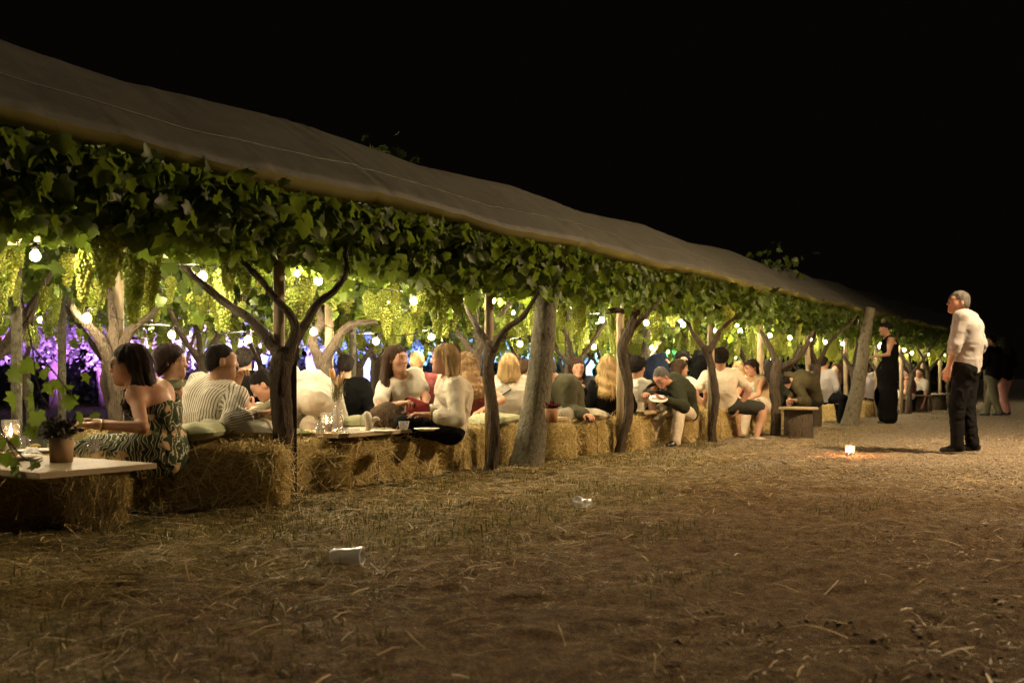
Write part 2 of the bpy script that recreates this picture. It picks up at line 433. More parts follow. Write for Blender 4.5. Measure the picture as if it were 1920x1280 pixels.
HAIR = dict(black=((.006, .005, .004), (.013, .010, .008), (.025, .019, .015)), brown=((.016, .009, .006), (.045, .025, .014), (.085, .05, .028)),
            auburn=((.007, .004, .003), (.017, .008, .005), (.034, .016, .010)), blond=((.30, .19, .075), (.52, .37, .17), (.66, .50, .27)),
            dirty=((.14, .085, .04), (.36, .24, .115), (.52, .38, .2)), curlyb=((.10, .058, .028), (.24, .15, .075), (.38, .25, .13)), grey=((.06, .056, .05), (.14, .135, .125), (.26, .25, .235)))
SHOE = mat('black_leather', (.015, .014, .013), .35, .5)
GLS = mat('spectacle_frame', (.02, .017, .015), .3, .5)
GOLD = mat('gold_metal', (.7, .5, .25), .3, .5, Metallic=1.)

def pt(x):
    """a joint given as (pixel x, pixel y, metres away)"""
    return at(*x)

def head_shape(S, c, r, f, u, g, sc, fine):
    R = np.stack([r, f, u], 1); L = lambda x, y, z: c + R @ (np.array([x, y, z]) * sc)
    e = lambda x, y, z, a, b, d, k=.02: S.ell(L(x, y, z), (a * sc, b * sc, d * sc), R, k)
    e(0, -.012, .035, .074, .093, .082)
    e(0, .034, -.038, .056, .058, .078, .05)
    e(0, .062, -.09, .024, .024, .02, .04)
    if fine:
        e(0, .062, .03, .056, .034, .024, .03)                          # brow
        for s in (-1, 1):
            e(s * .046, .048, -.02, .02, .03, .026, .03)                # cheek
            e(s * .077, -.012, -.008, .010, .02, .032, .008)            # ear
            e(s * .031, .076, .006, .0135, .012, .0105, .006)           # eyelid
        S.cone(L(0, .088, .012), L(0, .108, -.026), .008 * sc, .0105 * sc, .018)
        for s in (-1, 1): e(s * .012, .101, -.030, .009, .011, .008, .01)
        e(0, .089, -.056, .024, .012, .0065, .008); e(0, .088, -.067, .02, .012, .0065, .007)
        e(0, .074, -.096, .018, .018, .014, .03)
    else:
        S.cone(L(0, .09, .01), L(0, .110, -.026), .010 * sc, .014 * sc, .02)
        for s in (-1, 1): e(s * .076, -.012, -.008, .012, .02, .032, .01)
    return L, R

def hand(S, W, dirn, palm, side, sc, curl, fine, spread=1.0):
    """five fingers; dirn along the hand, palm = palm normal, side = +1 thumb on the r side"""
    d, n = unit(dirn), np.asarray(palm, float); n = unit(n - d * (n @ d)); w = np.cross(d, n) * side
    P = lambda a, b, c: W + (d * a + w * b + n * c) * sc
    fr = .0095 if fine else .012
    for b, e in ((-.026, .082), (-.009, .09), (.009, .088), (.026, .08)):
        S.cone(P(.0, b * .7, 0), P(e, b, 0), .0145 * sc, .012 * sc, .018)
    for i, (b, e, l) in enumerate(((-.03, .082, .058), (-.010, .092, .074), (.011, .09, .07), (.031, .082, .064))):
        c = math.radians(curl * (1.12 - .05 * i)); a1 = c * .75; a2 = c * 1.8
        k = P(e, b, 0); m = k + (d * math.cos(a1) + n * math.sin(a1) + w * b * 2.2 * spread) * l * .52 * sc
        t = m + (d * math.cos(a2) + n * math.sin(a2) + w * b * spread) * l * .5 * sc
        S.cone(k, m, fr * sc, fr * .95 * sc, .004); S.cone(m, t, fr * .95 * sc, fr * .8 * sc, .004)
    t0 = P(.018, .03, .008); t1 = P(.052, .056, .022); t2 = P(.082, .058, .038)
    S.cone(t0, t1, .0135 * sc, .0115 * sc, .014); S.cone(t1, t2, .0112 * sc, .009 * sc, .004)

def person(label, pel, neck, head, yaw, hyaw=None, hpitch=0, hroll=0, res=.011, sex='f', sc=1.0, skin=(.46, .27, .175),
           R=None, Lh=None, Rp=None, Lp=None, knees=None, feet=None, feet_yaw=None, top='tee', topm=None, legs='trousers', legm=None, hair='long', hairc='brown',
           bow=.05, syaw=None, curl=(35, 35), extras=(), hair_len=.3, group='guests eating and talking under the vines', sleeve_loose=1.0, inner=None, roll=.5, palms=(None, None), shoem=None):
    fine = res < .0125
    pel, neck, c = pt(pel), pt(neck), pt(head)
    base = np.array([pel[0], pel[1], 0.]); root = thing('person', label, 'person', base, 0, group)
    hyaw = yaw if hyaw is None else hyaw; syaw = yaw if syaw is None else syaw
    u = unit(neck - pel); f0 = dirv(yaw); f = unit(f0 - u * (f0 @ u)); r = np.cross(f, u)
    fs0 = dirv(syaw); fs = unit(fs0 - u * (fs0 @ u)); rs = np.cross(fs, u)
    dn = neck - c; ln_ = np.linalg.norm(dn)
    if ln_ > .172 * sc: neck = c + dn / ln_ * .172 * sc
    u = unit(neck - pel); f = unit(f0 - u * (f0 @ u)); r = np.cross(f, u); fs = unit(fs0 - u * (fs0 @ u)); rs = np.cross(fs, u)
    T = np.linalg.norm(neck - pel); fem = sex == 'f'
    shw = (.158 if fem else .185) * sc; hw = (.088 if fem else .085) * sc
    mid = pel + u * T * .5 - f * bow; ch = pel + u * T * .74 - (f * .55 + fs * .45) * bow * .8
    sh = {1: neck - u * .045 + rs * shw, -1: neck - u * .045 - rs * shw}
    # limbs
    arm = {}
    for s, tgt, pole in ((1, R, Rp), (-1, Lh, Lp)):
        if tgt is None: T_ = sh[s] + rs * s * .06 - np.array([0, 0, .46]) + fs * .16
        else: T_ = pt(tgt)
        pl = rs * s * .5 - np.array([0, 0, 1.]) - fs * .4 if pole is None else np.asarray(pole, float)
        el, wr = ik(sh[s], T_, .285 * sc, .25 * sc, pl); arm[s] = (el, wr)
    hip = {s: pel + r * s * hw for s in (1, -1)}
    leg = {}
    for i, s in ((0, 1), (1, -1)):
        if knees is not None and knees[i] is not None:
            k = hip[s] + unit(pt(knees[i]) - hip[s]) * .43 * sc
        else: k = hip[s] + unit(f0 * 1.0 + r * s * .12 + np.array([0, 0, .02])) * .43 * sc
        if feet is not None and feet[i] is not None:
            an = pt(feet[i]) if len(feet[i]) == 3 and feet[i][2] > 3 else np.array(feet[i])
            if knees is None or knees[i] is None:
                D_ = np.linalg.norm(an - hip[s]); q_ = D_ / 2 * 1.003 if D_ > .7 * sc else .43 * sc; k, an = ik(hip[s], an, q_, q_, f0)
            else: an = k + unit(an - k) * .42 * sc
        else: an = np.array([k[0] + f0[0] * .04, k[1] + f0[1] * .04, max(.08, k[2] - .42 * sc)])
        leg[s] = (k, an)
    fy = dirv(feet_yaw if feet_yaw is not None else yaw)
    # ---- body, one surface
    S = Shape(); w = .012
    def torso(S, o=0., k=.06):
        S.cone(sh[-1] + u * .0, sh[1] + u * .0, .052 * sc + o, .052 * sc + o, k)
        for s in (-1, 1):
            q = ch + rs * s * .072 * sc
            S.cone(sh[s] * .35 + (neck - u * .03) * .65, q, .062 * sc + o, (.098 if fem else .11) * sc + o, k)
            S.cone(q, mid + r * s * .052 * sc, (.098 if fem else .11) * sc + o, (.092 if fem else .108) * sc + o, k)
            S.cone(mid + r * s * .052 * sc, pel + r * s * .07 * sc, (.092 if fem else .108) * sc + o, .112 * sc + o, k)
            if fem: S.ell(ch + fs * .085 * sc + rs * s * .07 * sc - u * .01, (.062 + o, .062 + o, .062 + o), None, .05)
    torso(S)
    hr, hf, hu = frame(dirv(hyaw, hpitch))
    if hroll:
        a = math.radians(hroll); hr, hu = hr * math.cos(a) + hu * math.sin(a), hu * math.cos(a) - hr * math.sin(a)
    S.cone(neck - u * .02, c - hu * .045 * sc - hf * .022, (.052 if fem else .06) * sc, (.046 if fem else .056) * sc, .035)
    Lc, RH = head_shape(S, c, hr, hf, hu, 'head', sc, fine)
    for s in (1, -1):
        el, wr = arm[s]; b = 1.0 if not fem else .88
        S.cone(sh[s], el, .052 * b * sc, .040 * b * sc, .05); S.cone(el, wr, .041 * b * sc, .027 * b * sc, .015)
        dh = unit(wr - el); pn = palms[0 if s == 1 else 1]
        pn = (-np.array([0, 0, 1.]) if abs(dh[2]) < .7 else -rs * s) if pn is None else np.asarray(pn, float)
        hand(S, wr + dh * .012, dh, pn, s, sc * (.92 if fem else 1.02), curl[0 if s == 1 else 1], fine)
        k, an = leg[s]
        S.cone(hip[s], k, .088 * sc, .058 * sc, .05); S.cone(k, an, .056 * sc, .036 * sc, .02)
        S.ell(k * .68 + an * .32 - f0 * .012, (.052 * sc, .052 * sc, .1 * sc), None, .04)
        S.cone(an - fy * .03 - [0, 0, .035], an + fy * .13 - [0, 0, .05], .032, .022, .03)
    S.cut(lambda p: .004 - p[:, 2])
    V, Q = S.mesh(res)
    q = (V - c) @ RH / sc; colr = np.tile(np.array(skin), (len(V), 1))
    def blob(cx, cy, cz, a, b, d, col, amt=1.0):
        k = np.clip(1.5 - np.sqrt(((q[:, 0] - cx) / a) ** 2 + ((q[:, 1] - cy) / b) ** 2 + ((q[:, 2] - cz) / d) ** 2) * 1.0, 0, 1) * amt
        colr[:] = colr * (1 - k[:, None]) + np.array(col) * k[:, None]
    if fine:
        blob(0, .09, -.062, .020, .03, .007, (.33, .085, .07), .85)
        for s in (-1, 1):
            blob(s * .05, .07, -.025, .018, .03, .018, (.50, .21, .15), .3)
            blob(s * .031, .086, .007, .011, .02, .0055, (.025, .016, .012), .95)
            blob(s * .032, .085, .028, .017, .03, .0042, tuple(x * .7 for x in HAIR[hairc][0]), .75)
    if sex == 'm' and hairc != 'grey': blob(0, .06, -.085, .05, .05, .035, tuple(np.array(skin) * .55), .45)
    V0 = V - base
    body = build('body', V0, [Q], SKIN, root, True, None, {'Col': colr})
    if fine:
        for s in (-1, 1): body['kind'] = 'thing'
    # ---- clothes
    def wr_(p):
        q = np.stack([p[:, 0] * 5.5, p[:, 1] * 5.5, p[:, 2] * 8.5], 1) + 40 * base[0] + 7; q = q + .8 * vnoise(p * 9)[:, None]
        a = (1 - np.abs(vnoise(q)) * 1.6); b = (1 - np.abs(vnoise(q * [2.1, 2.1, 1.5] + 31)) * 1.6)
        return .009 * np.clip(a, 0, 1) ** 2 * .8 + .005 * np.clip(b, 0, 1) ** 2 - .005
    gh = res * 1.0 if fine else res
    def garment(name, S, m, disp=True, stripe=False):
        if disp: S.disp = wr_
        V, Q = S.mesh(gh)
        if not len(V) or not len(Q): print('EMPTY', name, label); return None
        at_ = {}
        if stripe:
            st = (V - pel) @ r; best = np.abs((V - pel) @ f) * 0 + 1e9; t0 = cone_d(V.astype(np.float32), mid, ch, .15, .15); out = st.copy()
            for s in (1, -1):
                el, wrt = arm[s]
                for a, b in ((sh[s], el), (el, wrt)):
                    dd = cone_d(V.astype(np.float32), a, b, .06, .055); m_ = dd < np.minimum(t0, best); best = np.where(m_, dd, best)
                    ax = unit(b - a); e1 = unit(np.cross(ax, u)); e2 = np.cross(ax, e1); z = V - a
                    out = np.where(m_, np.arctan2(z @ e1, z @ e2) * .06, out)
            at_['stripe'] = out
        return build(name, V - base, [Q], m, root, True, None, at_)
    if top:
        kind = top; o = {'jacket': .024, 'sweater': .02, 'shirt': .016}.get(kind, .014); S = Shape(); torso(S, o)
        el_f = {'tee': .58, 'shirt': 1.0, 'sweater': 1.0, 'jacket': 1.0, 'rolled': 1.0, 'tank': 0, 'vest': 0, 'straps': 0}[kind]
        fa = {'shirt': .96, 'sweater': .6, 'jacket': .96, 'rolled': roll}.get(kind, 0)
        for s in (1, -1):
            el, wrt = arm[s]; lo = sleeve_loose
            if el_f: 
                e2 = sh[s] * (1 - el_f) + el * el_f
                S.cone(sh[s], e2, .056 * sc + o * lo, (.050 if el_f < 1 else .046) * sc + o * lo, .04)
            if fa: S.cone(el, el * (1 - fa) + wrt * fa, .046 * sc + o * lo, (.042 if fa < .7 else .034) * sc + o * lo, .02)
        if kind == 'rolled':
            for s in (1, -1):
                el, wrt = arm[s]; S.cone(el * (1.12 - roll) + wrt * (roll - .12), el * (1 - roll) + wrt * roll, .049 * sc + o * lo, .047 * sc + o * lo, .006)
        nk = .072 if kind not in ('straps', 'tank') else .1
        if kind == 'straps':
            S.cut(lambda p: ((p - neck) @ u) + .14 - .5 * np.clip(np.abs((p - neck) @ rs) - .06, -.06, .03))
        elif kind in ('tank', 'vest'):
            for s in (1, -1): S.cut(lambda p, s=s: .062 * sc - np.linalg.norm(np.cross(p - (sh[s] + rs * s * .02 - u * .02), f), axis=1))
        if kind != 'straps':
            nc = neck + u * .045 + fs * (.028 if kind != 'vneck' else .05)
            S.cut(lambda p: nk * sc - np.linalg.norm((p - nc), axis=1))
        if kind in ('rolled', 'jacket', 'shirt'):
            for t in range(14):
                a0, a1 = t / 14 * 2 * math.pi, (t + 1) / 14 * 2 * math.pi
                if kind == 'jacket' and abs(math.cos((a0 + a1) / 2)) < .5 and math.sin((a0 + a1) / 2) > 0: continue
                q0 = neck + u * .006 + (rs * math.cos(a0) + fs * math.sin(a0)) * .066 * sc - u * .022 * max(0, math.sin(a0))
                q1 = neck + u * .006 + (rs * math.cos(a1) + fs * math.sin(a1)) * .066 * sc - u * .022 * max(0, math.sin(a1))
                S.cone(q0, q1, .017, .017, .008)
        if inner is not None:
            S.cut(lambda p: np.minimum(.062 - .10 * np.clip((neck - p) @ u - .12, 0, .5) - np.abs((p - neck) @ rs), ((p - ch) @ fs) - .02))
            S2 = Shape(); torso(S2, .009); S2.cut(lambda p: .085 - np.linalg.norm(p - (neck + u * .03 + fs * .05), axis=1)); S2.cut(lambda p: -((p - pel) @ u) - .05)
            for s in (1, -1): S2.cut(lambda p, s=s: .07 * sc - np.linalg.norm(np.cross(p - (sh[s] + rs * s * .02 - u * .02), f), axis=1))
            garment('under_shirt', S2, inner)
        hem = {'jacket': .12, 'sweater': .10, 'straps': .2, 'rolled': .06}.get(kind, .085)
        S.cut(lambda p: -((p - pel) @ u) - hem)
        garment({'tee': 'tee_shirt', 'rolled': 'shirt', 'straps': 'dress_bodice', 'tank': 'sleeveless_top'}.get(kind, kind), S, topm, True, topm.name.startswith('striped'))
        if kind == 'straps':
            mb = MB()
            for s in (1, -1):
                P = [neck + rs * s * .075 - u * .10 + fs * .125, neck + rs * s * .085 + fs * .03 + u * .005, neck + rs * s * .085 - u * .15 - fs * .14 - f * bow * .6]
                mb.tube(catmull(P, 6) - base, .006, 6)
            mb.build('strap', topm, root)
    if legs:
        S = Shape(); o = .016
        for s in (-1, 1): S.cone(pel + r * s * .07 * sc, pel + r * s * .07 * sc + u * .10, .112 * sc + o * .6, .10 * sc + o * .5, .05)
        for s in (1, -1):
            k, an = leg[s]
            if legs == 'shorts':
                S.cone(hip[s], hip[s] * .14 + k * .86, .092 * sc + o, .078 * sc + o, .05)
            elif legs == 'dress':
                S.cone(hip[s], k, .10 * sc + o, .085 * sc + o, .16); S.cone(k, k * .45 + an * .55, .085 * sc, .09 * sc, .16)
            elif legs == 'long_dress':
                S.cone(hip[s], k, .10 * sc + o, .10 * sc + o, .2); S.cone(k, k * .16 + an * .84, .10 * sc + o, .11 * sc + o, .2)
            else:
                S.cone(hip[s], k, .092 * sc + o, .066 * sc + o, .05); S.cone(k, an - [0, 0, .012], .064 * sc + o, .046 * sc + o * 1.2, .02)
        S.cut(lambda p: .012 - p[:, 2])
        garment({'dress': 'skirt', 'long_dress': 'skirt'}.get(legs, legs), S, legm)
    # ---- shoes
    for s in (1, -1):
        k, an = leg[s]
        if an[2] > .35: continue
        S = Shape(); z = an[2]
        S.cone(an - fy * .045 - [0, 0, .038], an + fy * .06 - [0, 0, .04], .040, .038, .03); S.cone(an + fy * .05 - [0, 0, .048], an + fy * .155 - [0, 0, .056], .037, .030, .03)
        S.cone(an, an - [0, 0, .03], .042, .042, .02)
        S.cut(lambda p: (z - .08 if z > .09 else .003) - p[:, 2]); S.cut(lambda p: p[:, 2] - z - .002)
        V, Q = S.mesh(max(res, .01))
        if len(Q): build('shoe', V - base, [Q], shoem or SHOE, root)
    # ---- hair
    hm = hair_mat('hair_' + hairc, *HAIR[hairc]); S = Shape(); big = hair in ('curly', 'afro')
    cap = {'short': (.081, .099, .088), 'crop': (.078, .097, .086)}.get(hair, (.087, .105, .095))
    if hair == 'afro': cap = (.10, .115, .105)
    if hair == 'shag': cap = (.091, .108, .10)
    if hair == 'curly': cap = (.098, .112, .10)
    S.ell(Lc(0, -.014, .038), tuple(x * sc for x in cap), RH, .03)
    if hair in ('short', 'crop', 'afro'): S.ell(Lc(0, -.040, -.018), tuple(x * sc for x in ((.076, .070, .070) if hair != 'afro' else (.088, .08, .075))), RH, .03)
    if hair == 'shag': S.ell(Lc(0, -.036, -.03), (.088 * sc, .080 * sc, .082 * sc), RH, .03)
    back = Lc(0, -.072, -.0)
    down = np.array([0, 0, -1.])
    if hair in ('long', 'wavy', 'curly', 'bob'):
        ln = {'bob': .16, 'curly': .26}.get(hair, hair_len)
        tip = back + down * ln * .8 - fs * .03 - hf * .03
        if hair == 'bob': tip = back + down * .09 - hf * .0
        for s in (-1, 0, 1):
            S.cone(Lc(s * .045, -.06, .0), tip + hr * s * .06 + down * .04, .05 * sc, .042 if hair != 'curly' else .075, .05)
        for s in (-1, 1):
            e = Lc(s * .080, -.032, .02); q = e + down * (ln * (.62 if hair != 'bob' else .78)) + hr * s * .012 - hf * .015
            S.cone(e, q, .024 * sc, .034 * sc, .03)
            if hair == 'long': S.cone(q, q + down * ln * .45 + hf * .03 + fs * .035, .034, .026, .03)
    elif hair == 'bun':
        S.ell(Lc(0, -.115, .02), (.045, .045, .045), RH, .02)
    elif hair == 'pony':
        S.cone(Lc(0, -.10, .01), Lc(0, -.13, .0) + down * .2, .035, .02, .03)
    def facecut(p):
        z = (p - c) @ RH / sc
        a = np.sqrt((z[:, 0] / .068) ** 2 + ((z[:, 1] - .105) / .080) ** 2 + ((z[:, 2] + .045) / .118) ** 2)
        return (1 - a) * .06
    S.cut(facecut)
    if hair in ('short', 'crop', 'bun', 'pony', 'afro', 'shag'):
        # hairline: above a line that falls from temple to nape, leaving the ears free
        def nape(p):
            z = (p - c) @ RH / sc; lim = (-.012 if hair != 'shag' else -.045) + np.clip(-z[:, 1] - .01, -.03, .07) * -.85 + np.clip(z[:, 1], 0, .1) * .55
            if hair in ('bun', 'pony'):
                return np.where((z[:, 1] < -.085), -1., lim - z[:, 2])
            return lim - z[:, 2]
        S.cut(nape)
    if hair == 'receding': pass
    amp = {'short': .004, 'crop': .002, 'curly': .016, 'afro': .013, 'wavy': .007, 'shag': .007}.get(hair, .0045); fr = {'curly': 42, 'afro': 48, 'short': 60, 'shag': 34}.get(hair, 0)
    if fr: S.disp = lambda p: amp * fbm(p * fr, 2)
    else:
        def dsp(p):
            z = (p - c) @ RH; a = np.arctan2(z[:, 0], -z[:, 1]); return amp * np.sin(a * 17 + 2.5 * np.sin(a * 5 + z[:, 2] * 9) + (z[:, 2] * 10 if hair == 'wavy' else 0)) + (.008 * np.sin(z[:, 2] * 55 + a * 3) if hair == 'wavy' else 0)
        S.disp = dsp
    V, Q = S.mesh(min(res, .011) if fine else res)
    if len(Q):
        z = (V - c) @ RH; a = np.arctan2(z[:, 0], -z[:, 1] - .02)
        build('hair', V - base, [Q], hm, root, True, None, {'strand': a + .3 * np.sin(z[:, 2] * 20)})
    if fine and len(Q):
        vn = np.cross(V[Q[:, 1]] - V[Q[:, 0]], V[Q[:, 2]] - V[Q[:, 0]]); vn /= np.linalg.norm(vn, axis=1)[:, None] + 1e-9
        rg_ = np.random.default_rng(int(abs(base[0]) * 1000)); n_ = 1700; pk = rg_.integers(0, len(Q), n_); p0 = V[Q[pk]].mean(1); nn = vn[pk]
        nn = np.where(((p0 - c) * nn).sum(1)[:, None] < 0, -nn, nn)
        tdir = np.array([0, 0, -1.]) + .35 * (p0 - c) / .1 * .5 - hf * .35 if hair not in ('short', 'crop', 'afro', 'curly') else rg_.normal(0, .6, (n_, 3)) + np.array([0, 0, -.5]) + hf * .25
        tdir = tdir + rg_.normal(0, .12, (n_, 3)); tdir = tdir - nn * (tdir * nn).sum(1)[:, None]; tdir /= np.linalg.norm(tdir, axis=1)[:, None] + 1e-9
        L_ = {'short': .028, 'crop': .014, 'afro': .035, 'curly': .06, 'shag': .05}.get(hair, .08) * rg_.uniform(.6, 1.3, n_)[:, None]; sd = np.cross(tdir, nn); wd_ = .0011
        q0 = p0 - nn * .001; q1 = p0 + tdir * L_ * .5 + nn * (.0025 if hair not in ('afro', 'curly', 'shag') else .010); q2 = p0 + tdir * L_ + nn * rg_.normal(.002, .003, n_)[:, None]
        hv = np.stack([q0 - sd * wd_, q0 + sd * wd_, q1 + sd * wd_, q1 - sd * wd_, q2], 1).reshape(-1, 3); kk = np.arange(n_) * 5
        o_ = build('hair_strands', hv - base, [np.stack([kk, kk + 1, kk + 2, kk + 3], 1), np.stack([kk + 3, kk + 2, kk + 4], 1)], hm, root, False, None, {'strand': np.repeat(rg_.uniform(-3, 3, n_), 5)}); o_['kind'] = 'stuff'
    X = dict(root=root, base=base, arm=arm, sh=sh, L=Lc, RH=RH, hf=hf, hr=hr, hu=hu, u=u, f=fs, r=rs, ch=ch, neck=neck, leg=leg, pel=pel, c=c, mid=mid)
    for e in extras: e(X)
    return X
def glasses(X):
    mb = MB(); L = X['L']
    for s in (-1, 1):
        P = [L(s * .033 + .024 * math.cos(a), .104 - abs(math.cos(a)) * .002, .006 + .019 * math.sin(a)) for a in np.linspace(0, 2 * math.pi, 15)]
        mb.tube(np.array(P) - X['base'], .0026, 6, cap=False)
        mb.tube(np.array([L(s * .057, .10, .012), L(s * .076, .04, .012), L(s * .079, -.015, .006)]) - X['base'], .0022, 5)
    mb.tube(np.array([L(-.009, .106, .01), L(0, .109, .013), L(.009, .106, .01)]) - X['base'], .0024, 5)
    mb.build('glasses', GLS, X['root'])
def watch(side, m=None, strapm=None):
    def f(X):
        el, wr = X['arm'][side]; d = unit(wr - el); c = wr - d * .03; e1 = unit(np.cross(d, [0, 0, 1])); e2 = np.cross(d, e1); mb = MB()
        mb.tube(np.array([c + (e1 * math.cos(a) + e2 * math.sin(a)) * .031 for a in np.linspace(0, 2 * math.pi, 17)]) - X['base'], .006, 6, cap=False)
        q = c - np.array([0, .033, 0]); mb.add(*tube([q - X['base'], q - np.array([0, .007, 0]) - X['base']], .017, 14)[:2])
        mb.build('watch', m or GOLD, X['root'])
    return f
def belt(X):
    S = Shape(); p, u, r = X['pel'], X['u'], X['r']
    for s in (-1, 1): S.cone(p + r * s * .07 + u * .07, p + r * s * .07 + u * .1, .124, .122, .05)
    S.cut(lambda q: -((q - p) @ u) + .062); S.cut(lambda q: ((q - p) @ u) - .094)
    V, Q = S.mesh(.01); build('belt', V - X['base'], [Q], SHOE, X['root'])
def bag_strap(X):
    mb = MB(); n, u, r, f = X['neck'], X['u'], X['r'], X['f']
    b = X['ch']; P = [n + r * .09 + f * .02 + u * .03, n + r * .06 - f * .10 - u * .06, b - f * .142 + r * .0, X['mid'] - f * .135 - r * .12, X['pel'] - r * .19]
    mb.tube(catmull(P, 5) - X['base'], .008, 6); mb.build('bag_strap', SHOE, X['root'])
# ================================================================== ground
def ground_h(x, y):
    p = np.stack([x, y, np.zeros_like(x)], -1)
    h = .018 * fbm(p * .9, 2) + .012 * fbm(p * 4.1 + 9, 3)
    near = np.clip(1.3 - np.hypot(x - 1, y - 5) / 16, 0, 1)
    w = (x - P0[0]) * RP[0] + (y - P0[1]) * RP[1]
    ridge = .02 * np.exp(-((w + .05) / .35) ** 2)
    return (h * .6 * near + ridge * near + .014 * fbm(p * 11 + 3, 2) * near)
def axis(parts):
    return np.unique(np.concatenate([np.linspace(a, b, n) for a, b, n in parts]))
gx = axis([(-300, -30, 12), (-30, -7, 30), (-7, 9, 330), (9, 30, 40), (30, 300, 12)])
gy = axis([(-60, 0, 12), (0, 2, 10), (2, 13, 300), (13, 22, 70), (22, 60, 40), (60, 900, 24)])
X_, Y_ = np.meshgrid(gx, gy); GV = np.stack([X_, Y_, ground_h(X_, Y_)], -1).reshape(-1, 3)
nx, ny = len(gx), len(gy); ii, jj = np.meshgrid(np.arange(ny - 1), np.arange(nx - 1), indexing='ij')
GQ = np.stack([ii * nx + jj, ii * nx + jj + 1, (ii + 1) * nx + jj + 1, (ii + 1) * nx + jj], -1).reshape(-1, 4)
def ground_mat():
    m = mat('packed_soil', (.12, .08, .05), .92, .15); g = G(m); v = g.coord()
    n1 = g.noise(v, 1.3, 6); n3 = g.noise(v, 75, 5, .7); n2 = g.ramp(g.mix(.38, g.noise(v, 14, 9, .8), n3), [(.30, (0, 0, 0)), (.70, (1, 1, 1))])
    soil = g.ramp(n2, [(.2, (.044, .028, .013)), (.45, (.17, .105, .05)), (.62, (.28, .185, .09)), (.85, (.44, .32, .17))])
    dry = g.ramp(n2, [(.22, (.045, .036, .011)), (.5, (.23, .175, .058)), (.8, (.46, .37, .15))])
    green = g.ramp(n2, [(.3, (.014, .016, .006)), (.55, (.05, .055, .02)), (.75, (.13, .11, .04))])
    grav = g.ramp(g.mix(.5, n3, n2), [(.36, (.10, .078, .05)), (.48, (.28, .225, .155)), (.62, (.52, .44, .33))])
    sx = g.n('ShaderNodeSeparateXYZ'); g.l(v, sx.inputs[0])
    def lin(ax, ay, c):            # ax*x + ay*y + c + noise
        a = g.n('ShaderNodeMath'); a.operation = 'MULTIPLY_ADD'; g.l(sx.outputs[0], a.inputs[0]); a.inputs[1].default_value = ax; a.inputs[2].default_value = c
        b = g.n('ShaderNodeMath'); b.operation = 'MULTIPLY_ADD'; g.l(sx.outputs[1], b.inputs[0]); b.inputs[1].default_value = ay; g.l(a.outputs[0], b.inputs[2])
        d = g.n('ShaderNodeMath'); d.operation = 'MULTIPLY_ADD'; g.l(n1, d.inputs[0]); d.inputs[1].default_value = 2.2; g.l(b.outputs[0], d.inputs[2]); return d.outputs[0]
    w0 = -(P0 @ RP)
    def step(f, a, b): return g.ramp(f, [(a, (0, 0, 0)), (b, (1, 1, 1))])
    f1 = lin(RP[0] * .5, RP[1] * .5, w0 * .5 + .22 + .05)    # grows towards the vines
    c = g.mix(step(f1, .2, .75), soil, dry); 
    f2 = lin(RP[0] * .6, RP[1] * .6, w0 * .6 - .5)
    c = g.mix(step(f2, .25, .8), c, green)
    f3 = lin(-RP[0] * .28, .10, -w0 * .0 - 2.05)             # the gravel yard, right and far
    c = g.mix(step(f3, .25, .9), c, grav)
    g.col(c)
    h = g.mix(.5, n2, n3); g.bump(h, 1.0, .05); return m
gnd = build('ground', GV, [GQ], ground_mat()); tag(gnd, None, None, None, 'structure')

# scattered small stuff
def blades(n, pos, length, width, flat=True, lean=.5, bend=.2, az=None):
    """n thin bent blades; pos (n,3)"""
    a = rng.uniform(0, 2 * math.pi, n) if az is None else az
    L = rng.uniform(*length, n); W = rng.uniform(*width, n)
    el = rng.normal(0, .10, n) if flat else rng.uniform(math.pi / 2 - lean, math.pi / 2, n)
    d = np.stack([np.cos(a) * np.cos(el), np.sin(a) * np.cos(el), np.abs(np.sin(el)) if not flat else np.sin(el)], 1)
    s = np.stack([-np.sin(a), np.cos(a), rng.normal(0, .3, n)], 1)
    b = rng.normal(0, bend, n)[:, None] * L[:, None] * (s if flat else np.stack([np.cos(a), np.sin(a), -0.3 + 0 * a], 1))
    P = [pos, pos + d * L[:, None] * .5 + b * .35, pos + d * L[:, None] + b]
    if flat: P[1][:, 2] += L * .04
    W = W[:, None]; V = np.stack([P[0] - s * W, P[0] + s * W, P[1] + s * W, P[1] - s * W, P[2] + s * W * (.7 if flat else .15), P[2] - s * W * (.7 if flat else .15)], 1)
    k = (np.arange(n) * 6)[:, None]; Q = np.concatenate([k + [0, 1, 2, 3], k + [3, 2, 4, 5]])
    return V.reshape(-1, 3), Q, np.repeat(rng.random(n), 6)
def on_ground(P, dz=0.004):
    P = np.asarray(P, float); z = ground_h(P[:, 0], P[:, 1]); return np.stack([P[:, 0], P[:, 1], z + dz], 1)
def rows_pts(n, s0, s1, w0, w1):
    s = rng.uniform(s0, s1, n); w = rng.uniform(w0, w1, n); return np.stack([P0[0] + s * RD[0] + w * RP[0], P0[1] + s * RD[1] + w * RP[1]], 1)
pts = [rows_pts(5000, -.5, 6, -1.2, .1), rows_pts(9000, -3.5, 14, -1.25, .5), rows_pts(3500, -3.5, 8, -2.6, -1.0), rows_pts(1500, -4, 12, -6, -2)]
q = rng.normal(0, 1, (1300, 2)) * [1.5, .42] + [3.2, 8.0]; pts.append(q)
pts = on_ground(np.concatenate(pts), .006); pts = pts[(pts[:, 1] > 1.6)]
V, Q, tn = blades(len(pts), pts, (.04, .20), (.0012, .0026))
tag(build('straw_litter', V, [Q], LITTER, None, False, None, {'tone': tn}), 'loose dry straw scattered over the soil in front of the bales', 'straw', None, 'stuff')
